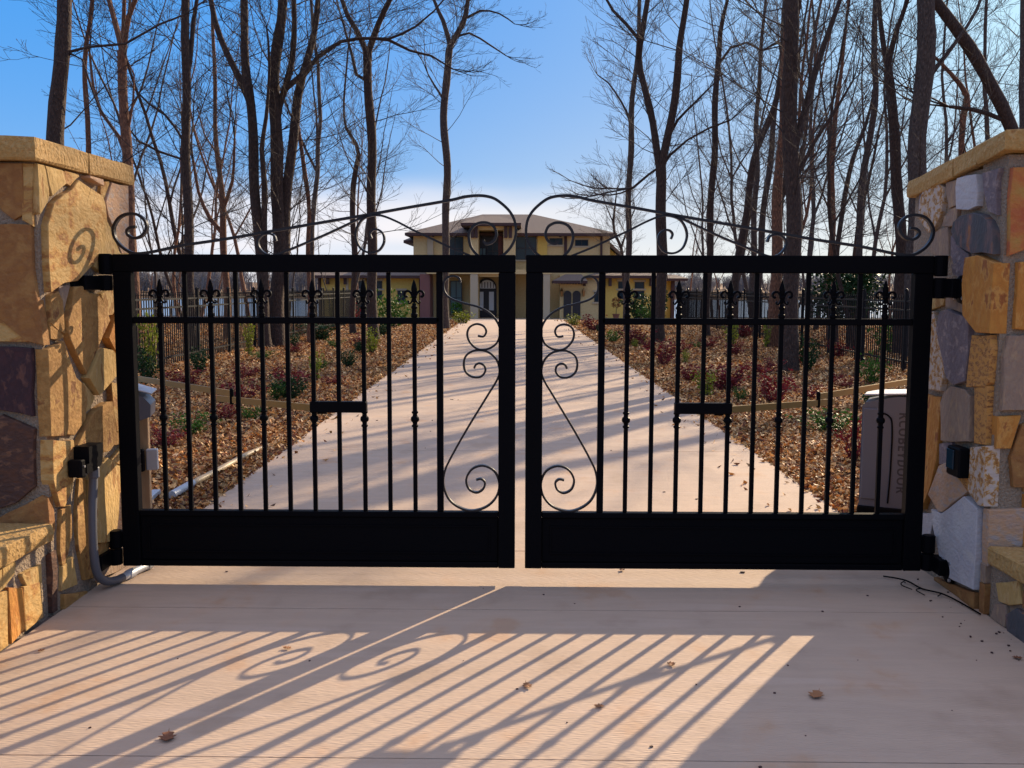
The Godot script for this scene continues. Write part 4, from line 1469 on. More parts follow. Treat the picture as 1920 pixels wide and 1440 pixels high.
func build_house_plants() -> void:
	rng.seed = 12
	var t := thing("potted_topiary", "ball-shaped topiary on a bare stem in a pot right of the porch", "plant", Vector3(7.514, -0.949, -76))
	var s := Shape.new()
	s.lathe([[0, 0], [.20, 0], [.28, .35], [.31, .36], [.31, .42], [0, .40]], Vector3.ZERO, 12)
	put("pot", s.mesh(), mats.pot, t)
	s = Shape.new()
	s.tube(PackedVector3Array([Vector3(0, .3, 0), Vector3(.02, 1.0, 0)]), PackedFloat32Array([.03, .025]), 6)
	put("stem", s.mesh(), mats.twig, t)
	put("foliage", tuft(420, .42, Vector3(0, 1.32, 0), .12), mats.leaf_brown, t)
	var u := thing("potted_plant", "leafy green plant in a dark pot under the porch window", "plant", Vector3(-5.669, -0.945, -76))
	s = Shape.new()
	s.lathe([[0, 0], [.24, 0], [.33, .45], [.36, .46], [.36, .54], [0, .52]], Vector3.ZERO, 12)
	put("pot", s.mesh(), mats.op_dark, u)
	put("foliage", tuft(420, .48, Vector3(0, .85, 0), .16), mats.leaf_green, u)

func tuft(count: int, radius: float, c: Vector3, size: float) -> ArrayMesh:
	var f := Shape.new()
	for k in count:
		var d := Vector3(rng.randf_range(-1, 1), rng.randf_range(-1, 1), rng.randf_range(-1, 1)).normalized()
		var q := c + d * radius * pow(rng.randf(), .35)
		var e := (d + Vector3(rng.randf_range(-.8, .8), rng.randf_range(-.8, .8), rng.randf_range(-.8, .8))).normalized() * size
		var sd := e.cross(Vector3(rng.randf_range(-1, 1), 1, rng.randf_range(-1, 1))).normalized() * size * .3
		f.quad(q, q + e * .5 + sd, q + e, q + e * .5 - sd)
	return f.mesh()


func _ready() -> void:
	rng.seed = 1
	build_sky_and_light()
	make_materials()
	build_setting()
	build_house()
	rng.seed = 2
	build_stonework()
	build_gate()
	fence("black iron picket fence along the left bed", Vector2(-7.0, -9.0), Vector2(-7.6, -42.5), "iron picket fences")
	fence("black iron picket fence along the right bed", Vector2(7.3, -9.0), Vector2(7.5, -42.5), "iron picket fences")
	fence("black iron picket fence across the far end of the left bed", Vector2(-7.6, -43.0), Vector2(-19.0, -43.0), "iron picket fences")
	fence("black iron picket fence across the far end of the right bed", Vector2(7.5, -43.0), Vector2(19.0, -43.0), "iron picket fences")
	rng.seed = 3
	hero_trees()
	build_woods()
	build_shrubs()
	build_house_plants()
	rng.seed = 4
	build_fittings()
	build_litter()

func hero_trees() -> void:
	hero_tree("oak_tree","thick dark trunk rising behind the cap of the left stone pillar",Vector3(-8.188,0,-11.842),[[0,-0.3,0,0.212,0,0.25,0,0.176,0,1.36,0,0.157,0.168,4.18,0,0.143,0.291,5.336,0,0.13,0.408,6.389,0,0.12,0.508,7.687,0,0.102,0.639,9.973,0,0.065],[0.464,5.539,0,0.028,0.724,5.646,-0.12,0.023,1.319,5.728,-0.24,0.023,1.885,6.088,-0.36,0.019,2.265,6.272,-0.48,0.014],[0.481,5.512,0,0.023,0.73,5.379,0.12,0.018,0.902,4.934,0.24,0.018,1.075,4.562,0.36,0.018,1.378,4.15,0.48,0.013]],3)
	hero_tree("young_tree","thin dark sapling trunk just right of the thick pillar-side tree",Vector3(-9.783,0,-16.842),[[0,-0.3,0,0.089,0,0.25,0,0.074,0,1.302,0,0.066,0.1,4.719,0,0.06,0.11,6.445,0,0.054,0.305,7.807,0,0.042,0.463,10.04,0,0.024]],3)
	hero_tree("birch_tree","pale reddish trunk splitting into a fan of upright limbs by the left pillar",Vector3(-8.392,0,-15.842),[[0,-0.3,0,0.17,0,0.25,0,0.141,0,1.317,0,0.126,0.009,2.226,0,0.12,-0.033,4.243,0,0.109,-0.056,6.114,0,0.097,-0.065,6.495,0,0.091],[-0.067,6.441,0,0.069,-0.238,7.123,-0.12,0.057,-0.384,7.591,-0.24,0.046,-0.598,9.256,-0.36,0.029],[-0.053,6.495,0,0.069,0.143,7.167,0.12,0.057,0.335,7.454,0.24,0.051,0.629,8.89,0.36,0.028],[-0.081,6.658,0,0.04,-0.304,7.449,-0.12,0.034,-0.633,8.459,-0.24,0.017],[-0.029,6.55,0,0.046,0.066,7.489,0.12,0.04,0.138,8.724,0.24,0.023],[-0.197,4.742,0,0.04,-0.591,5.259,-0.12,0.034,-0.783,5.779,-0.24,0.029,-0.898,6.525,-0.36,0.023],[0.011,4.852,0,0.029,0.193,5.435,0.12,0.023,0.282,5.954,0.24,0.017,0.154,6.304,0.36,0.012]],4)
	hero_tree("maple_tree","straight dark trunk at the second picket of the left gate leaf",Vector3(-7.846,0,-17.842),[[0,-0.3,0,0.169,0,0.25,0,0.14,0,1.297,0,0.125,-0.008,2.292,0,0.113,0.013,5.105,0,0.1,0.055,6.905,0,0.1,0.115,8.088,0,0.094,0.243,11.568,0,0.056],[0.173,6.726,0,0.05,0.208,7.648,-0.12,0.05,0.256,8.156,-0.24,0.044,0.358,10.088,-0.36,0.025],[-0.054,4.499,0,0.031,-0.563,4.665,0.12,0.031,-1.003,4.888,0.24,0.025,-1.131,5.109,0.36,0.018],[-0.042,4.924,0,0.031,-0.5,5.548,-0.12,0.031,-0.91,5.812,-0.24,0.025,-1.319,6.2,-0.36,0.019]],7)
	hero_tree("elm_tree","slender crooked tree with low spreading limbs behind the left leaf",Vector3(-9.125,0,-24.842),[[0,-0.3,0,0.143,0,0.25,0,0.119,0,1.219,0,0.106,-0.048,2.515,0,0.106,-0.047,3.801,0,0.098,-0.194,6.184,0,0.065,-0.194,9.149,0,0.049,-0.207,11.601,0,0.033],[-0.031,3.16,0,0.074,-0.464,3.649,-0.12,0.066,-0.857,4.463,-0.24,0.049,-1.033,5.439,-0.36,0.041],[-0.045,3.881,0,0.065,0.289,4.746,0.12,0.049,0.437,5.991,0.24,0.032],[-0.054,5.394,0,0.033,-0.558,6.123,-0.12,0.025,-0.816,7.013,-0.24,0.016]],9)
	hero_tree("forked_tree","tall tree whose left limb forks off high over the left leaf",Vector3(-6.91,0,-20.842),[[0,-0.3,0,0.21,0,0.25,0,0.174,0,1.267,0,0.156,-0.074,2.391,0,0.149,-0.174,4.196,0,0.134,-0.238,6.249,0,0.12,-0.324,7.331,0,0.113,-0.382,8.938,0,0.099,-0.386,11.572,0,0.064],[-0.343,6.52,0,0.092,-0.668,7.222,-0.12,0.085,-1.032,8.063,-0.24,0.079,-1.323,9.041,-0.36,0.065,-1.526,10.692,-0.48,0.043],[0.056,2.531,0,0.085,0.097,4.184,0.12,0.078,0.08,5.125,0.24,0.063,0.268,5.916,0.36,0.049,0.393,7.092,0.48,0.035,0.379,8.115,0.6,0.021]],8)
	hero_tree("oak_tree","broad triple-stemmed oak with an arching branch in the left bed",Vector3(-6.738,0,-21.342),[[0,-0.3,0,0.331,0,-0.137,0,0.275,0.056,1.263,0,0.202,0.138,2.408,0,0.188,0.124,4.528,0,0.173,0.083,6.616,0,0.159,0.193,7.853,0,0.144,0.331,9.078,0,0.123,0.414,11.761,0,0.072],[0.212,1.837,0,0.144,0.304,3.552,-0.12,0.145,0.436,5.12,-0.24,0.131,0.653,6.684,-0.36,0.117,0.965,7.966,-0.48,0.095,1.148,9.247,-0.6,0.074,1.375,11.489,-0.72,0.044],[0.233,6.339,0,0.094,0.564,7.278,0.12,0.086,0.686,8.471,0.24,0.071,0.722,10.306,0.36,0.043],[0.959,7.263,0,0.072,1.294,7.674,-0.12,0.058,1.844,8.074,-0.24,0.051,2.323,8.186,-0.36,0.044,3.09,8.173,-0.48,0.044,3.647,7.923,-0.6,0.037,4.211,7.81,-0.72,0.03,4.779,7.485,-0.84,0.022],[3.156,8.083,0,0.036,3.874,8.364,0.12,0.029,4.376,8.737,0.24,0.021,4.734,9.104,0.36,0.021]],8)
	hero_tree("young_tree","thin leaning sapling with a broken top beside the oak",Vector3(-6.155,0,-22.842),[[0,-0.3,0,0.082,0,0.25,0,0.068,0,0.64,0,0.061,0.002,2.457,0,0.061,0.053,3.656,0,0.061,-0.077,4.845,0,0.061,-0.191,6.024,0,0.046,-0.259,6.39,0,0.023]],1)
	hero_tree("crooked_tree","small crooked tree just left of the forked maple near the scroll apex",Vector3(-5.954,0,-28.842),[[0,-0.3,0,0.137,0,0.25,0,0.114,0,0.631,0,0.102,0.066,2.835,0,0.102,0.059,5.1,0,0.093,0.255,6.088,0,0.074,0.187,6.445,0,0.065,-0.135,6.98,0,0.046,-0.213,7.868,0,0.037,-0.064,9.456,0,0.028,0.095,10.505,0,0.019]],10)
	hero_tree("maple_tree","dark maple forking into a wide V high left of the drive",Vector3(-4.634,0,-24.842),[[0,-0.3,0,0.209,0,0.153,0,0.174,-0.018,1.555,0,0.147,-0.021,2.686,0,0.147,0.009,5.398,0,0.139,-0.047,7.439,0,0.131,-0.098,8.604,0,0.123],[-0.098,8.604,0,0.09,-0.366,9.175,-0.12,0.082,-0.701,9.672,-0.24,0.074,-0.908,10.17,-0.36,0.066,-1.229,11.755,-0.48,0.041],[-0.066,8.604,0,0.098,0.279,9.344,0.12,0.089,0.538,9.77,0.24,0.081,0.762,10.116,0.36,0.073,1.138,12.173,0.48,0.04],[-0.172,7.751,0,0.057,-0.446,7.932,-0.12,0.057,-0.587,8.583,-0.24,0.041,-0.915,9.704,-0.36,0.033]],12)
	hero_tree("slim_tree","slim dark tree standing in front of the left end of the house",Vector3(-3.075,0,-32.842),[[0,-0.3,0,0.209,0,0.25,0,0.174,0,0.388,0,0.155,0.01,2.788,0,0.145,0.083,5.821,0,0.145,-0.008,8.412,0,0.145,0.202,10.578,0,0.134],[0.202,10.578,0,0.093,-0.025,11.585,-0.12,0.083,-0.375,12.4,-0.24,0.062,-0.68,13.994,-0.36,0.042],[0.243,10.617,0,0.114,0.716,11.425,0.12,0.103,0.885,12.262,0.24,0.082,1.074,14.518,0.36,0.041],[-0.027,8.61,0,0.052,-0.38,9.227,-0.12,0.042,-0.633,9.648,-0.24,0.031],[0.749,11.65,0,0.052,1.357,11.909,0.12,0.041,2.06,11.779,0.24,0.031,2.661,11.36,0.36,0.02],[0.345,10.969,0,0.052,0.942,11.154,-0.12,0.042,1.745,10.732,-0.24,0.031,2.351,10.365,-0.36,0.021]],7)
	hero_tree("slim_tree","slim pale-barked tree right of the house roof with a high fork",Vector3(3.733,0,-30.842),[[0,-0.3,0,0.146,0,0.25,0,0.121,0,0.801,0,0.108,0.028,2.93,0,0.108,0.037,5.035,0,0.108,0.079,7.491,0,0.108,0.171,8.986,0,0.088,0.299,10.653,0,0.078,0.32,11.756,0,0.069,0.372,14.483,0,0.039],[0.039,7.584,0,0.059,-0.284,8.262,-0.12,0.039,-0.761,8.942,-0.24,0.03,-1.14,9.248,-0.36,0.02]],8)
	hero_tree("ash_tree","dark tree forking low into two long limbs right of the drive",Vector3(3.994,0,-23.842),[[0,-0.3,0,0.224,0,0.25,0,0.186,0,0.481,0,0.166,0.012,2.511,0,0.158,-0.002,4.208,0,0.15,-0.05,5.201,0,0.15],[-0.063,5.048,0,0.111,-0.317,6.358,-0.12,0.103,-0.536,7.441,-0.24,0.096,-0.658,8.223,-0.36,0.088,-0.539,9.459,-0.48,0.08,-0.454,9.943,-0.6,0.073,-0.38,12.972,-0.72,0.04],[-0.001,5.048,0,0.118,0.205,6.319,0.12,0.11,0.318,7.493,0.24,0.11,0.389,8.353,0.36,0.094,0.54,9.636,0.48,0.078,0.641,12.462,0.6,0.046],[-0.08,5.094,0,0.047,-0.401,4.863,-0.12,0.04,-0.818,4.506,-0.24,0.04],[0.239,5.429,0,0.039,0.705,5.837,0.12,0.031,1.29,6.15,0.24,0.031,1.87,6.354,0.36,0.023],[-0.707,8.662,0,0.063,-1.083,9.14,-0.12,0.055,-1.461,9.545,-0.24,0.048,-1.687,9.952,-0.36,0.04],[0.406,6.414,0,0.039,0.913,6.919,0.12,0.031,1.265,7.27,0.24,0.023]],6)
	hero_tree("maple_tree","straight tree leaning slightly right, next beyond the low-forked ash",Vector3(6.109,0,-27.842),[[0,-0.3,0,0.17,0,0.25,0,0.141,0,0.515,0,0.126,0.038,2.822,0,0.117,0.113,5.791,0,0.108,0.154,7.855,0,0.099,0.228,9.893,0,0.081,0.464,10.902,0,0.054,0.596,12.571,0,0.036],[0.2,8.877,0,0.054,0.612,9.414,-0.12,0.045,1.156,9.612,-0.24,0.036,1.716,9.385,-0.36,0.036]],11)
	hero_tree("leaning_tree","tree leaning well to the right in the middle of the right leaf",Vector3(6.595,0,-25.842),[[0,-0.3,0,0.171,0,0.25,0,0.142,0,0.581,0,0.127,0.101,2.582,0,0.118,0.312,4.066,0,0.11,0.595,5.86,0,0.101,1.052,7.152,0,0.093,1.491,8.91,0,0.076,1.772,10.334,0,0.059]],9)
	hero_tree("slim_tree","thin upright trunk just right of the leaning tree",Vector3(9.231,0,-34.842),[[0,-0.3,0,0.176,0,0.25,0,0.146,0,0.515,0,0.131,-0.019,2.879,0,0.12,0.024,6.059,0,0.109,-0.006,8.774,0,0.087,0.126,11.658,0,0.065,0.274,13.895,0,0.044]],10)
	hero_tree("slim_tree","thin curved trunk close to the left of the broad right-hand trunk",Vector3(8.275,0,-29.842),[[0,-0.3,0,0.154,0,0.25,0,0.128,0,0.457,0,0.114,0.033,2.715,0,0.114,0.237,5.497,0,0.105,0.448,7.873,0,0.086,0.58,9.679,0,0.067,0.62,11.466,0,0.048]],10)
	hero_tree("reddish_tree","reddish trunk touching the left side of the broad right-hand trunk",Vector3(6.864,0,-21.842),[[0,-0.3,0,0.218,0,0.25,0,0.181,0,0.419,0,0.162,-0.015,2.453,0,0.147,0.004,4.314,0,0.132,0.056,6.431,0,0.103,0.094,8.515,0,0.074,0.12,10.023,0,0.044]],8)
	hero_tree("oak_tree","broad very dark trunk with rising right limbs behind the right leaf",Vector3(5.147,0,-13.842),[[0,-0.3,0,0.237,0,-0.064,0,0.197,-0.014,2.19,0,0.155,-0.059,3.999,0,0.145,-0.164,5.48,0,0.145,-0.178,6.939,0,0.134,-0.195,9.79,0,0.093],[-0.027,4.297,0,0.067,0.277,5.307,-0.12,0.062,0.538,6.123,-0.24,0.052,0.847,7.04,-0.36,0.042],[0.014,3.6,0,0.047,0.338,4.378,0.12,0.041,0.586,4.8,0.24,0.031,0.92,5.406,0.36,0.02]],10)
	hero_tree("young_tree","thin red-tinged trunk right of the broad dark trunk",Vector3(9.281,0,-24.842),[[0,-0.3,0,0.121,0,0.25,0,0.101,0,0.622,0,0.09,-0.018,2.555,0,0.09,-0.051,5.409,0,0.09,-0.05,6.739,0,0.065,0.136,8.21,0,0.049,0.228,10.049,0,0.033]],9)
	hero_tree("curved_tree","thin trunk curving up to the right between two upright trunks",Vector3(9.129,0,-23.842),[[0,-0.3,0,0.117,0,0.25,0,0.097,0,0.654,0,0.087,0.013,2.522,0,0.079,0.114,4.062,0,0.071,0.379,5.282,0,0.063,0.723,6.34,0,0.047,0.912,7.391,0,0.024]],8)
	hero_tree("slim_tree","upright trunk left of the right scroll end, lightly forked",Vector3(9.114,0,-21.842),[[0,-0.3,0,0.139,0,0.18,0,0.115,-0.051,2.457,0,0.096,-0.003,3.89,0,0.088,0.143,5.73,0,0.088,0.271,6.85,0,0.081,0.184,8.375,0,0.074,0.152,9.2,0,0.066,0.143,11.239,0,0.037]],9)
	hero_tree("maple_tree","tall trunk forking high just left of the right stone pillar",Vector3(9.192,0,-18.842),[[0,-0.3,0,0.194,0,-0.325,0,0.161,-0.106,2.36,0,0.137,-0.276,4.641,0,0.131,-0.478,5.89,0,0.118,-0.576,6.757,0,0.111],[-0.586,6.696,0,0.065,-0.694,7.648,-0.12,0.059,-0.769,8.419,-0.24,0.053,-0.9,10.293,-0.36,0.027],[-0.561,6.696,0,0.078,-0.466,7.587,0.12,0.065,-0.291,8.282,0.24,0.052,-0.202,9.441,0.36,0.032]],9)
	hero_tree("oak_tree","massive grey trunk rising against the right stone pillar",Vector3(9.15,0,-17.842),[[0,-0.3,0,0.287,0,-0.375,0,0.238,-0.122,4.031,0,0.207,-0.096,5.71,0,0.207,-0.068,7.012,0,0.213,-0.078,8.067,0,0.194,-0.146,11.512,0,0.125],[0.023,6.304,0,0.063,0.639,7.159,-0.12,0.05,1.141,7.897,-0.24,0.038,1.512,8.875,-0.36,0.025]],6)
	hero_tree("leaning_tree","heavy trunk leaning steeply left above the right pillar cap",Vector3(13.541,0,-19.342),[[0,-0.3,0,0.252,0,0.25,0,0.209,0,1.339,0,0.187,-0.77,3.423,0,0.18,-1.724,5.537,0,0.16,-2.217,6.36,0,0.153,-2.846,7.43,0,0.147,-3.46,8.242,0,0.133,-3.865,8.739,0,0.12,-4.695,10.342,0,0.067],[-1.924,5.664,0,0.06,-2.657,5.939,-0.12,0.054,-3.128,6.024,-0.24,0.04]],6)
	hero_tree("young_tree","thin trunk bending left above the right pillar cap",Vector3(11.973,0,-21.842),[[0,-0.3,0,0.109,0,0.25,0,0.091,0,1.018,0,0.081,-0.209,5.45,0,0.081,-0.169,6.711,0,0.081,-0.352,6.989,0,0.066,-0.947,7.614,0,0.044,-1.316,7.96,0,0.022]],6)
	hero_tree("slim_tree","thin upright trunk right of the bent one above the pillar cap",Vector3(15.424,0,-27.842),[[0,-0.3,0,0.097,0,0.25,0,0.08,0,0.899,0,0.072,-0.259,6.829,0,0.072,-0.456,8.365,0,0.063,-0.495,10.892,0,0.045]],8)
	hero_tree("slim_tree","upright trunk at the right edge above the pillar cap",Vector3(20.518,0,-35.842),[[0,-0.3,0,0.166,0,0.25,0,0.138,0,0.742,0,0.123,-0.369,9.379,0,0.112,-0.527,13.151,0,0.089,-0.648,16.242,0,0.056]],8)
	hero_tree("small_tree","small twiggy tree beyond the right end of the house roof",Vector3(6.314,0,-56.842),[[0,-0.3,0,0.137,0,-0.186,0,0.113,-0.189,3.916,0,0.101,-0.744,5.568,0,0.084,-0.728,6.884,0,0.068,-0.643,8.031,0,0.034],[-0.298,4.578,0,0.068,0.194,6.072,-0.12,0.051,0.528,6.907,-0.24,0.034],[-0.748,5.898,0,0.051,-1.238,7.037,0.12,0.034,-1.522,7.842,0.24,0.025]],14)

const LEFT_INNER := [
[13,0.02,0.61,2.12,0.561,2.12,0.535,2.07,0.522,2,0.54,1.963,0.608,1.904,0.61,1.982],
[13,0.025,0.545,2.12,0.385,2.12,0.359,2.112,0.348,2.072,0.435,2.027,0.495,1.998,0.522,2.054,0.54,2.109],
[0,0.02,0.346,2.12,0.243,2.12,0.203,2.12,0.228,2.104,0.303,2.063,0.343,2.073],
[9,0.05,0.133,2.12,0.071,2.12,-0.018,2.12,-0.019,2.101,0.043,2.105,0.13,2.12],
[0,0.035,0.229,2.085,0.103,2.059,-0.03,2.033,-0.063,2,-0.073,1.915,-0.015,1.856,0.02,1.79,0.061,1.714,0.149,1.667,0.294,1.6,0.436,1.587,0.563,1.546,0.57,1.676,0.563,1.85,0.521,1.911,0.499,1.949,0.409,1.997,0.306,2.035],
[9,0.03,-0.17,2.12,-0.386,2.12,-0.386,1.985,-0.359,1.759,-0.274,1.755,-0.217,1.826,-0.173,1.891,-0.117,1.949,-0.087,2.008],
[0,0.02,-0.072,2.112,-0.151,2.12,-0.089,2.028,-0.056,2.055],
[13,0.02,-0.08,1.936,-0.171,1.871,-0.193,1.841,-0.084,1.845,-0.026,1.857,-0.073,1.915],
[13,0.025,-0.019,1.844,-0.18,1.832,-0.248,1.749,-0.365,1.748,-0.356,1.646,0.004,1.65,0.059,1.669,0.022,1.765],
[14,0.025,0.552,1.519,0.479,1.537,0.444,1.495,0.438,1.453,0.434,1.388,0.433,1.346,0.494,1.367,0.558,1.397],
[4,0.02,0.448,1.559,0.358,1.569,0.382,1.517,0.422,1.46,0.443,1.509],
[14,0.02,0.559,1.383,0.495,1.358,0.439,1.327,0.489,1.316,0.555,1.324],
[14,0.035,0.328,1.56,0.244,1.564,0.172,1.53,0.061,1.52,0.007,1.484,-0.074,1.39,0.022,1.312,0.11,1.231,0.229,1.136,0.382,1.301,0.403,1.34,0.403,1.396,0.358,1.451],
[13,0.03,0.003,1.524,-0.094,1.544,-0.361,1.554,-0.355,1.479,-0.199,1.476,-0.107,1.42,-0.059,1.421,-0.028,1.478],
[1,0.04,-0.209,1.444,-0.39,1.445,-0.366,1.146,-0.196,1.158,-0.114,1.222,-0.035,1.294,-0.101,1.358],
[13,0.045,0.069,1.239,-0.077,1.219,-0.194,1.137,-0.185,1.106,0.107,1.01,0.221,1.101],
[14,0.03,0.61,1.268,0.462,1.298,0.427,1.242,0.347,1.112,0.39,0.978,0.463,0.845,0.606,0.867,0.61,0.989,0.61,1.126],
[14,0.025,0.337,1.112,0.246,1.064,0.231,0.989,0.24,0.896,0.362,0.835,0.432,0.85,0.392,0.959],
[13,0.02,0.235,1.073,0.12,0.991,0.18,0.943,0.231,0.929,0.236,0.999],
[14,0.035,0.02,0.944,-0.052,0.941,-0.087,0.778,-0.095,0.735,-0.006,0.697,0.134,0.705,0.346,0.774,0.231,0.865,0.184,0.904,0.114,0.925],
[0,0.03,-0.073,1.043,-0.381,1.013,-0.363,0.804,-0.119,0.784,-0.086,0.905],
[14,0.02,-0.229,0.801,-0.388,0.779,-0.377,0.657,-0.106,0.712,-0.109,0.743],
[0,0.03,0.608,0.835,0.405,0.808,0.392,0.724,0.427,0.571,0.513,0.508,0.542,0.515,0.61,0.652,0.61,0.769],
[13,0.035,0.022,0.649,-0.083,0.599,-0.11,0.476,-0.078,0.327,-0.029,0.198,0.209,0.247,0.206,0.404,0.235,0.451,0.241,0.578,0.142,0.609],
[13,0.025,-0.061,0.629,-0.218,0.678,-0.39,0.65,-0.38,0.534,-0.221,0.563],
[0,0.025,-0.12,0.582,-0.39,0.52,-0.387,0.448,-0.22,0.481,-0.118,0.426,-0.101,0.51],
[6,0.015,-0.225,0.464,-0.386,0.437,-0.377,0.173,-0.09,0.244,-0.092,0.415],
[14,0.02,0.32,0.594,0.267,0.593,0.268,0.458,0.228,0.404,0.209,0.242,0.225,0.067,0.301,0.08,0.361,0.257,0.364,0.455],
[14,0.02,0.525,0.483,0.444,0.489,0.435,0.36,0.509,0.216,0.533,0.223,0.551,0.295],
[13,0.02,0.539,0.21,0.437,0.225,0.408,0.088,0.549,0.103],
[14,0.02,0.533,0.064,0.286,0.005,0.478,0.005,0.538,0.005],
[14,0.02,0.2,0.214,0.013,0.201,-0.082,0.16,-0.075,0.081,0.185,0.133],
[4,0.02,0.187,0.113,-0.036,0.06,-0.272,0.082,-0.265,0.005,-0.044,0.014,0.193,0.043]]
const LEFT_FRONT := [
[8,0.02,-2.416,2.12,-2.287,2.12,-2.286,1.992,-2.29,1.904,-2.331,1.878,-2.37,1.908,-2.4,1.939,-2.426,1.948],
[8,0.03,-2.432,1.842,-2.254,1.843,-2.258,1.657,-2.247,1.55,-2.231,1.42,-2.218,1.304,-2.294,1.317,-2.425,1.433,-2.451,1.451],
[0,0.025,-2.452,1.429,-2.425,1.42,-2.368,1.393,-2.294,1.313,-2.457,1.317],
[7,0.03,-2.459,1.276,-2.278,1.272,-2.287,0.968,-2.333,0.977,-2.446,0.999,-2.473,0.999],
[6,0.03,-2.429,0.958,-2.317,0.909,-2.281,0.895,-2.296,0.627,-2.385,0.548,-2.469,0.524,-2.497,0.524,-2.477,0.926],
[8,0.025,-2.5,0.445,-2.259,0.572,-2.234,0.563,-2.227,0.418,-2.245,0.362,-2.504,0.37],
[6,0.02,-2.301,0.254,-2.23,0.297,-2.24,0.013,-2.284,0.008],
[8,0.02,-2.505,0.356,-2.301,0.357,-2.294,0.301,-2.342,0.263,-2.511,0.234],
[0,0.02,-2.276,2.12,-2.24,2.12,-2.241,2.079,-2.25,1.851,-2.282,1.869,-2.277,2.027]]
const RIGHT_INNER := [
[11,0.03,-0.375,2.12,-0.28,2.12,-0.186,2.12,-0.15,2.099,-0.14,2.013,-0.164,1.951,-0.231,1.899,-0.293,1.881,-0.435,1.966,-0.422,2.059],
[4,0.02,-0.125,2.12,0.03,2.12,0.041,2.047,0.008,2.001,-0.069,1.994,-0.117,2.075],
[3,0.035,0.05,2.12,0.148,2.12,0.211,2.12,0.24,2.12,0.271,2.037,0.269,1.975,0.187,1.965,0.058,1.976,0.037,2.089],
[5,0.025,0.315,2.12,0.419,2.12,0.462,2.12,0.444,2.077,0.446,1.983,0.453,1.921,0.386,1.938,0.335,2.031],
[10,0.04,0.038,1.899,0.11,1.923,0.252,1.933,0.339,1.918,0.409,1.879,0.454,1.838,0.472,1.738,0.263,1.745,0.086,1.801,0.023,1.862],
[4,0.02,-0.279,1.853,-0.087,1.886,-0.06,1.821,-0.051,1.74,-0.172,1.739,-0.281,1.77],
[5,0.015,-0.48,2.12,-0.431,2.12,-0.442,2.038,-0.471,1.986],
[13,0.02,-0.279,1.55,-0.162,1.542,-0.078,1.525,-0.094,1.486,-0.279,1.447],
[1,0.05,0.214,1.713,0.326,1.722,0.505,1.681,0.505,1.53,0.505,1.364,0.373,1.359,0.234,1.439,0.2,1.592],
[5,0.025,0.003,1.686,0.152,1.703,0.188,1.625,0.105,1.626,0.027,1.648],
[3,0.025,0.088,1.609,0.197,1.617,0.195,1.56,0.112,1.555],
[4,0.02,-0.067,1.512,0.115,1.535,0.191,1.511,0.189,1.445,0.027,1.467,-0.063,1.474],
[5,0.035,-0.089,1.439,-0.011,1.457,0.237,1.414,0.25,1.252,0.225,1.107,0.107,1.079,0.026,1.11,-0.046,1.229,-0.121,1.355],
[11,0.03,-0.278,1.434,-0.182,1.436,-0.109,1.342,-0.034,1.208,-0.015,1.123,-0.055,1.029,-0.201,1.022,-0.27,1.056,-0.295,1.19],
[12,0.035,0.299,1.332,0.474,1.341,0.489,1.283,0.481,1.127,0.459,1.102,0.272,1.083,0.283,1.23],
[12,0.03,0.351,1.081,0.476,1.098,0.476,0.941,0.472,0.826,0.362,0.817,0.359,0.925],
[1,0.03,-0.292,0.979,-0.062,0.982,-0.065,0.823,-0.074,0.651,-0.134,0.5,-0.218,0.356,-0.304,0.337,-0.424,0.309,-0.479,0.959],
[4,0.03,-0.014,1.018,0.071,1.057,0.23,1.056,0.287,1.03,0.31,0.816,0.1,0.78,-0.017,0.77,-0.048,0.958],
[5,0.02,-0.054,0.733,0.082,0.768,0.106,0.725,0.13,0.682,0.074,0.659,-0.044,0.638],
[9,0.025,-0.04,0.62,0.133,0.673,0.154,0.621,0.282,0.557,0.241,0.528,0.034,0.397,-0.015,0.386,-0.142,0.446],
[3,0.04,-0.073,0.373,0.036,0.373,0.301,0.527,0.447,0.496,0.455,0.356,0.447,0.104,0.116,0.082,0.021,0.207,-0.058,0.311],
[3,0.02,-0.441,0.281,-0.113,0.342,-0.101,0.308,-0.126,0.22,-0.427,0.15],
[11,0.04,0.355,0.783,0.505,0.813,0.505,0.598,0.505,0.533,0.46,0.529,0.343,0.57],
[12,0.02,0.146,0.619,0.319,0.632,0.34,0.569,0.282,0.564],
[8,0.03,0.185,0.039,0.435,0.076,0.438,0.005,0.299,0.005],
[8,0.025,-0.026,0.011,0.169,0.034,0.269,0.005,0.127,0.005],
[4,0.02,-0.008,1.977,0.03,1.974,0.019,1.904,-0.058,1.897,-0.139,1.906,-0.123,1.943,-0.047,1.972],
[5,0.015,-0.042,1.835,0.031,1.789,0.167,1.735,0.169,1.714,0.012,1.694,-0.032,1.741]]
const RIGHT_FRONT := [
[2,0.03,2.277,2.12,2.378,2.12,2.399,1.778,2.28,1.729,2.278,1.846,2.272,1.996],
[1,0.03,2.322,1.682,2.403,1.693,2.42,1.377,2.327,1.385],
[4,0.03,2.3,1.339,2.422,1.343,2.441,1.003,2.283,0.998,2.278,1.246],
[1,0.025,2.266,0.957,2.362,0.962,2.327,0.817,2.273,0.82],
[8,0.03,2.383,0.923,2.444,0.946,2.461,0.632,2.36,0.632,2.341,0.77],
[9,0.03,2.25,0.507,2.471,0.521,2.481,0.332,2.318,0.292,2.256,0.252,2.25,0.37],
[8,0.02,2.25,0.14,2.286,0.147,2.311,0.173,2.298,0.041,2.295,0.005,2.252,0.005],
[4,0.02,2.25,0.239,2.312,0.279,2.322,0.2,2.286,0.16,2.254,0.16]]
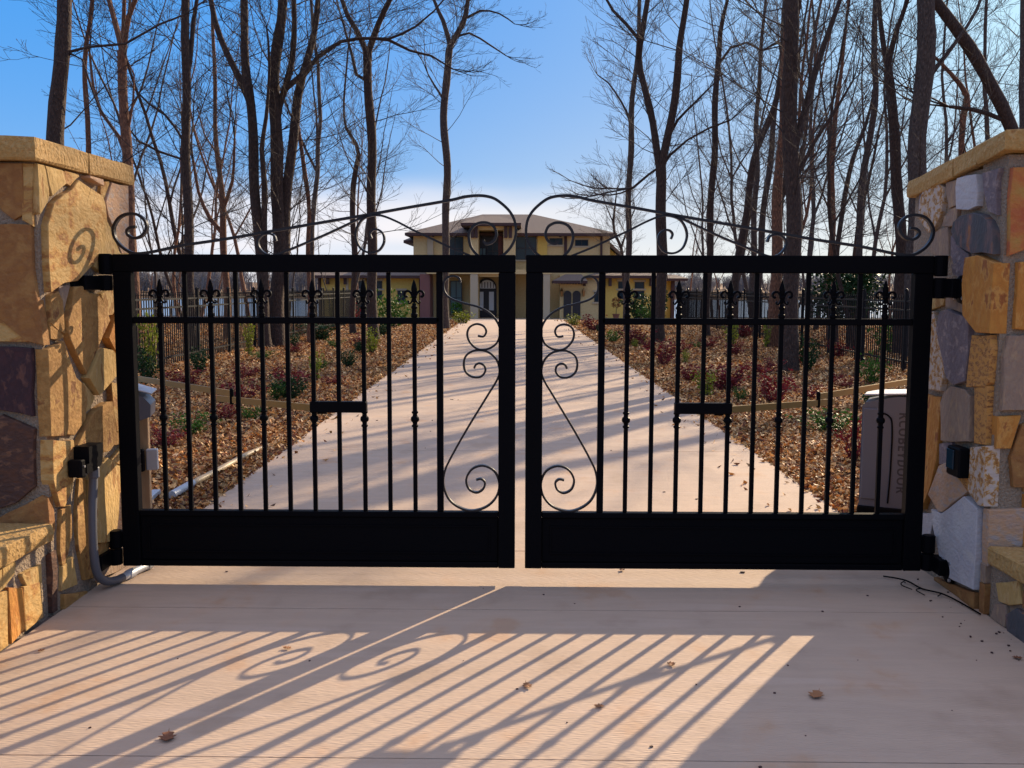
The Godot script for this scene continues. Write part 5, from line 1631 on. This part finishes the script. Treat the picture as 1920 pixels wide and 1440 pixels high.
const LEFT_LOW := [
[1,0.025,1.003,0.245,0.891,0.21,0.895,0.028,1.008,0.008],
[0,0.025,0.874,0.209,0.728,0.186,0.728,0.029,0.883,0.02],
[13,0.02,0.878,0.268,0.711,0.265,0.713,0.191,0.832,0.201],
[13,0.02,1.032,0.357,0.938,0.339,0.949,0.298,1.04,0.265],
[0,0.02,1.149,0.249,1.019,0.237,1.033,0.005,1.173,0.005],
[13,0.02,1.256,0.341,1.05,0.337,1.056,0.262,1.264,0.262]]
const RIGHT_LOW := [
[13,0.02,0.621,0.181,0.813,0.249,0.846,0.164,0.742,0.124,0.654,0.114],
[10,0.025,0.735,0.065,0.815,0.123,0.932,0.12,0.946,0.005,0.754,0.008],
[4,0.02,0.619,0.077,0.706,0.106,0.723,0.061,0.716,0.013,0.587,0.007],
[8,0.02,0.864,0.219,1.019,0.245,1.027,0.165,0.871,0.154]]
const SCROLL_LONG := [Vector2(-2.015,1.878),Vector2(-2.044,1.874),Vector2(-2.062,1.857),Vector2(-2.057,1.835),Vector2(-2.033,1.82),Vector2(-2.005,1.822),Vector2(-1.98,1.836),Vector2(-1.961,1.864),Vector2(-1.961,1.896),Vector2(-1.979,1.924),Vector2(-2.013,1.943),Vector2(-2.062,1.943),Vector2(-2.103,1.922),Vector2(-2.132,1.876),Vector2(-2.131,1.831),Vector2(-2.112,1.795),Vector2(-2.084,1.767),Vector2(-2.044,1.744),Vector2(-1.999,1.74),Vector2(-1.929,1.749),Vector2(-1.764,1.783),Vector2(-1.55,1.815),Vector2(-1.312,1.855),Vector2(-1.026,1.904),Vector2(-0.782,1.945),Vector2(-0.603,1.977),Vector2(-0.375,2.016),Vector2(-0.297,2.034),Vector2(-0.233,2.041),Vector2(-0.18,2.038),Vector2(-0.131,2.022),Vector2(-0.075,1.978),Vector2(-0.044,1.937),Vector2(-0.03,1.896),Vector2(-0.027,1.841),Vector2(-0.044,1.791),Vector2(-0.075,1.75),Vector2(-0.111,1.725),Vector2(-0.164,1.714),Vector2(-0.217,1.727),Vector2(-0.256,1.769),Vector2(-0.27,1.813),Vector2(-0.269,1.851),Vector2(-0.247,1.885),Vector2(-0.214,1.901),Vector2(-0.175,1.901),Vector2(-0.142,1.882),Vector2(-0.128,1.846),Vector2(-0.136,1.816),Vector2(-0.158,1.797),Vector2(-0.183,1.794),Vector2(-0.197,1.81)]
const SCROLL_RISE := [Vector2(-1.281,1.805),Vector2(-1.291,1.833),Vector2(-1.322,1.844),Vector2(-1.353,1.836),Vector2(-1.376,1.808),Vector2(-1.371,1.772),Vector2(-1.344,1.742),Vector2(-1.308,1.731),Vector2(-1.265,1.739),Vector2(-1.149,1.786),Vector2(-1.028,1.836),Vector2(-0.924,1.883),Vector2(-0.832,1.926),Vector2(-0.798,1.936)]
const SCROLL_FALL := [Vector2(-0.233,1.719),Vector2(-0.303,1.747),Vector2(-0.376,1.777),Vector2(-0.47,1.821),Vector2(-0.565,1.865),Vector2(-0.645,1.906),Vector2(-0.72,1.936),Vector2(-0.77,1.939),Vector2(-0.821,1.922),Vector2(-0.852,1.883),Vector2(-0.863,1.834),Vector2(-0.847,1.781),Vector2(-0.817,1.754),Vector2(-0.781,1.746),Vector2(-0.741,1.759),Vector2(-0.716,1.798),Vector2(-0.718,1.84),Vector2(-0.743,1.864),Vector2(-0.771,1.864),Vector2(-0.788,1.845),Vector2(-0.78,1.82)]
const SCROLL_SMALL := [Vector2(-0.316,1.592),Vector2(-0.324,1.615),Vector2(-0.354,1.626),Vector2(-0.386,1.616),Vector2(-0.404,1.586),Vector2(-0.4,1.543),Vector2(-0.366,1.508),Vector2(-0.294,1.483),Vector2(-0.218,1.463),Vector2(-0.157,1.427),Vector2(-0.119,1.378),Vector2(-0.109,1.328),Vector2(-0.126,1.275),Vector2(-0.172,1.244),Vector2(-0.225,1.243),Vector2(-0.266,1.278),Vector2(-0.281,1.32),Vector2(-0.269,1.357),Vector2(-0.233,1.375),Vector2(-0.195,1.364),Vector2(-0.181,1.336),Vector2(-0.195,1.31),Vector2(-0.225,1.313)]
const SCROLL_TALL := [Vector2(-0.245,1.141),Vector2(-0.235,1.161),Vector2(-0.213,1.168),Vector2(-0.19,1.153),Vector2(-0.187,1.123),Vector2(-0.213,1.096),Vector2(-0.259,1.098),Vector2(-0.292,1.127),Vector2(-0.299,1.173),Vector2(-0.282,1.214),Vector2(-0.233,1.237),Vector2(-0.172,1.228),Vector2(-0.128,1.189),Vector2(-0.111,1.133),Vector2(-0.123,1.082),Vector2(-0.172,1),Vector2(-0.285,0.814),Vector2(-0.372,0.658),Vector2(-0.403,0.585),Vector2(-0.409,0.512),Vector2(-0.38,0.438),Vector2(-0.322,0.392),Vector2(-0.254,0.376),Vector2(-0.177,0.4),Vector2(-0.125,0.456),Vector2(-0.112,0.529),Vector2(-0.139,0.593),Vector2(-0.198,0.621),Vector2(-0.256,0.602),Vector2(-0.287,0.549),Vector2(-0.275,0.497),Vector2(-0.234,0.475),Vector2(-0.198,0.494),Vector2(-0.188,0.529),Vector2(-0.208,0.549),Vector2(-0.234,0.544)]
const SHRUBS := [
["dark","dark evergreen shrub in the near left corner of the left bed",-6.18,-10.751,0.398,0.518],
["loose","tall yellow-green shrub rising behind the corner evergreen on the left",-6.795,-12.543,0.482,0.916],
["dark","dark evergreen shrub in front of the left fence between two pickets",-5.946,-12.693,0.389,0.428],
["loose","tall loose yellow-green shrub left of the triple-stemmed oak",-6.463,-17.781,0.425,0.722],
["green","low spreading green shrub in the middle of the left bed, nearest the gate",-3.575,-5.326,0.365,0.219],
["red","low red-leaved shrub nearest the left gate operator",-3.546,-4.454,0.366,0.183],
["red","red-leaved shrub left of the pale pipe behind the green spreading shrub",-3.949,-8.239,0.598,0.269],
["red","dark red shrub under the left gate arm",-3.577,-6.514,0.292,0.175],
["red","red-leaved shrub midway along the left bed",-3.766,-10.491,0.613,0.276],
["green","small green shrub left of the midway red shrub",-3.497,-8.584,0.284,0.227],
["dark","dark green shrub left of the drive near the fence corner",-6.158,-24.268,1.025,0.513],
["loose","yellow-green shrub close to the left drive edge, far half",-3.725,-18.701,0.598,0.478],
["loose","pale yellow-green shrub between red shrub and drive, left bed",-3.543,-11.424,0.361,0.433],
["dark","dark shrub at the foot of the triple-stemmed oak",-5.878,-19.851,0.327,0.392],
["dark","dark mounded shrub near the left drive edge",-3.516,-14.419,0.362,0.29],
["green","feathery green shrub by the far left fence, under the house wing",-5.397,-34.663,1.301,1.171],
["loose","yellow-green shrub at the far end of the left drive edge",-2.755,-38.546,1.333,0.466],
["loose","upright yellow-green shrub before the far fence, left of house",-8.787,-39.388,0.485,0.873],
["red","reddish shrub before the far fence, left of house",-7.592,-38.128,0.707,0.707],
["green","green shrub in front of the yellow wing, left of the drive",-6.246,-44.289,0.538,0.431],
["green","green shrub at the left bed centre beside the small conduit",-3.94,-13.871,0.269,0.189],
["green","small green shrub in the middle of the right bed",3.124,-8.895,0.245,0.147],
["red","bright pink-red shrub left of the small green shrub, right bed",3.185,-10.174,0.751,0.376],
["dark","upright dark green shrub beside the right fence",5.484,-13.791,0.413,0.578],
["green","green shrub at the right bed corner near the fence",5.888,-11.426,0.415,0.415],
["loose","yellow-green shrub in the far right bed before the fence",5.591,-21.426,0.55,0.605],
["loose","second yellow-green shrub in the far right bed, further right",6.569,-21.482,0.406,0.609],
["loose","small yellow-green shrub near the right drive edge",3.446,-15.75,0.273,0.246],
["green","low green shrub in the near right bed, left of the operator",3.426,-5.707,0.532,0.24],
["red","large red shrub beside the right gate operator",3.108,-3.902,0.326,0.326],
["red","red shrub at the right edge of the drive, mid distance",3.206,-16.855,0.719,0.36],
["red","red shrub near the far right fence posts",7.078,-26.754,0.695,0.417],
["red","red shrub in the middle of the right bed behind the green one",5.426,-14.561,0.472,0.283],
["red","dusky red shrub close to the drive on the right, far",3.119,-22.552,0.905,0.407],
["red","small red shrub behind the pink-red one, right bed",2.833,-11.687,0.312,0.249],
["loose","yellow-green shrub at the far end of the right drive edge",2.084,-36.426,0.996,0.398],
["red","red-brown shrub right of the far drive end, below the topiary",2.605,-32.174,1.138,0.455],
["green","green shrub before the dark hedge, right of the house",6.134,-43.786,0.906,0.725],
["dark","dark hedge shrub before the yellow right wing",5.82,-45.453,1.268,1.268],
["dark","dark hedge shrub next to the fence corner, right of the house",6.931,-45.56,1.215,1.276],
["green","small green shrub near the right drive edge, mid distance",2.639,-23.917,0.475,0.332],
["red","red shrub deep in the right bed by the fence corner",7.31,-17.757,0.499,0.349],
["green","glossy green shrub against the right fence near the big trunk",9.016,-19.383,0.668,0.735]]
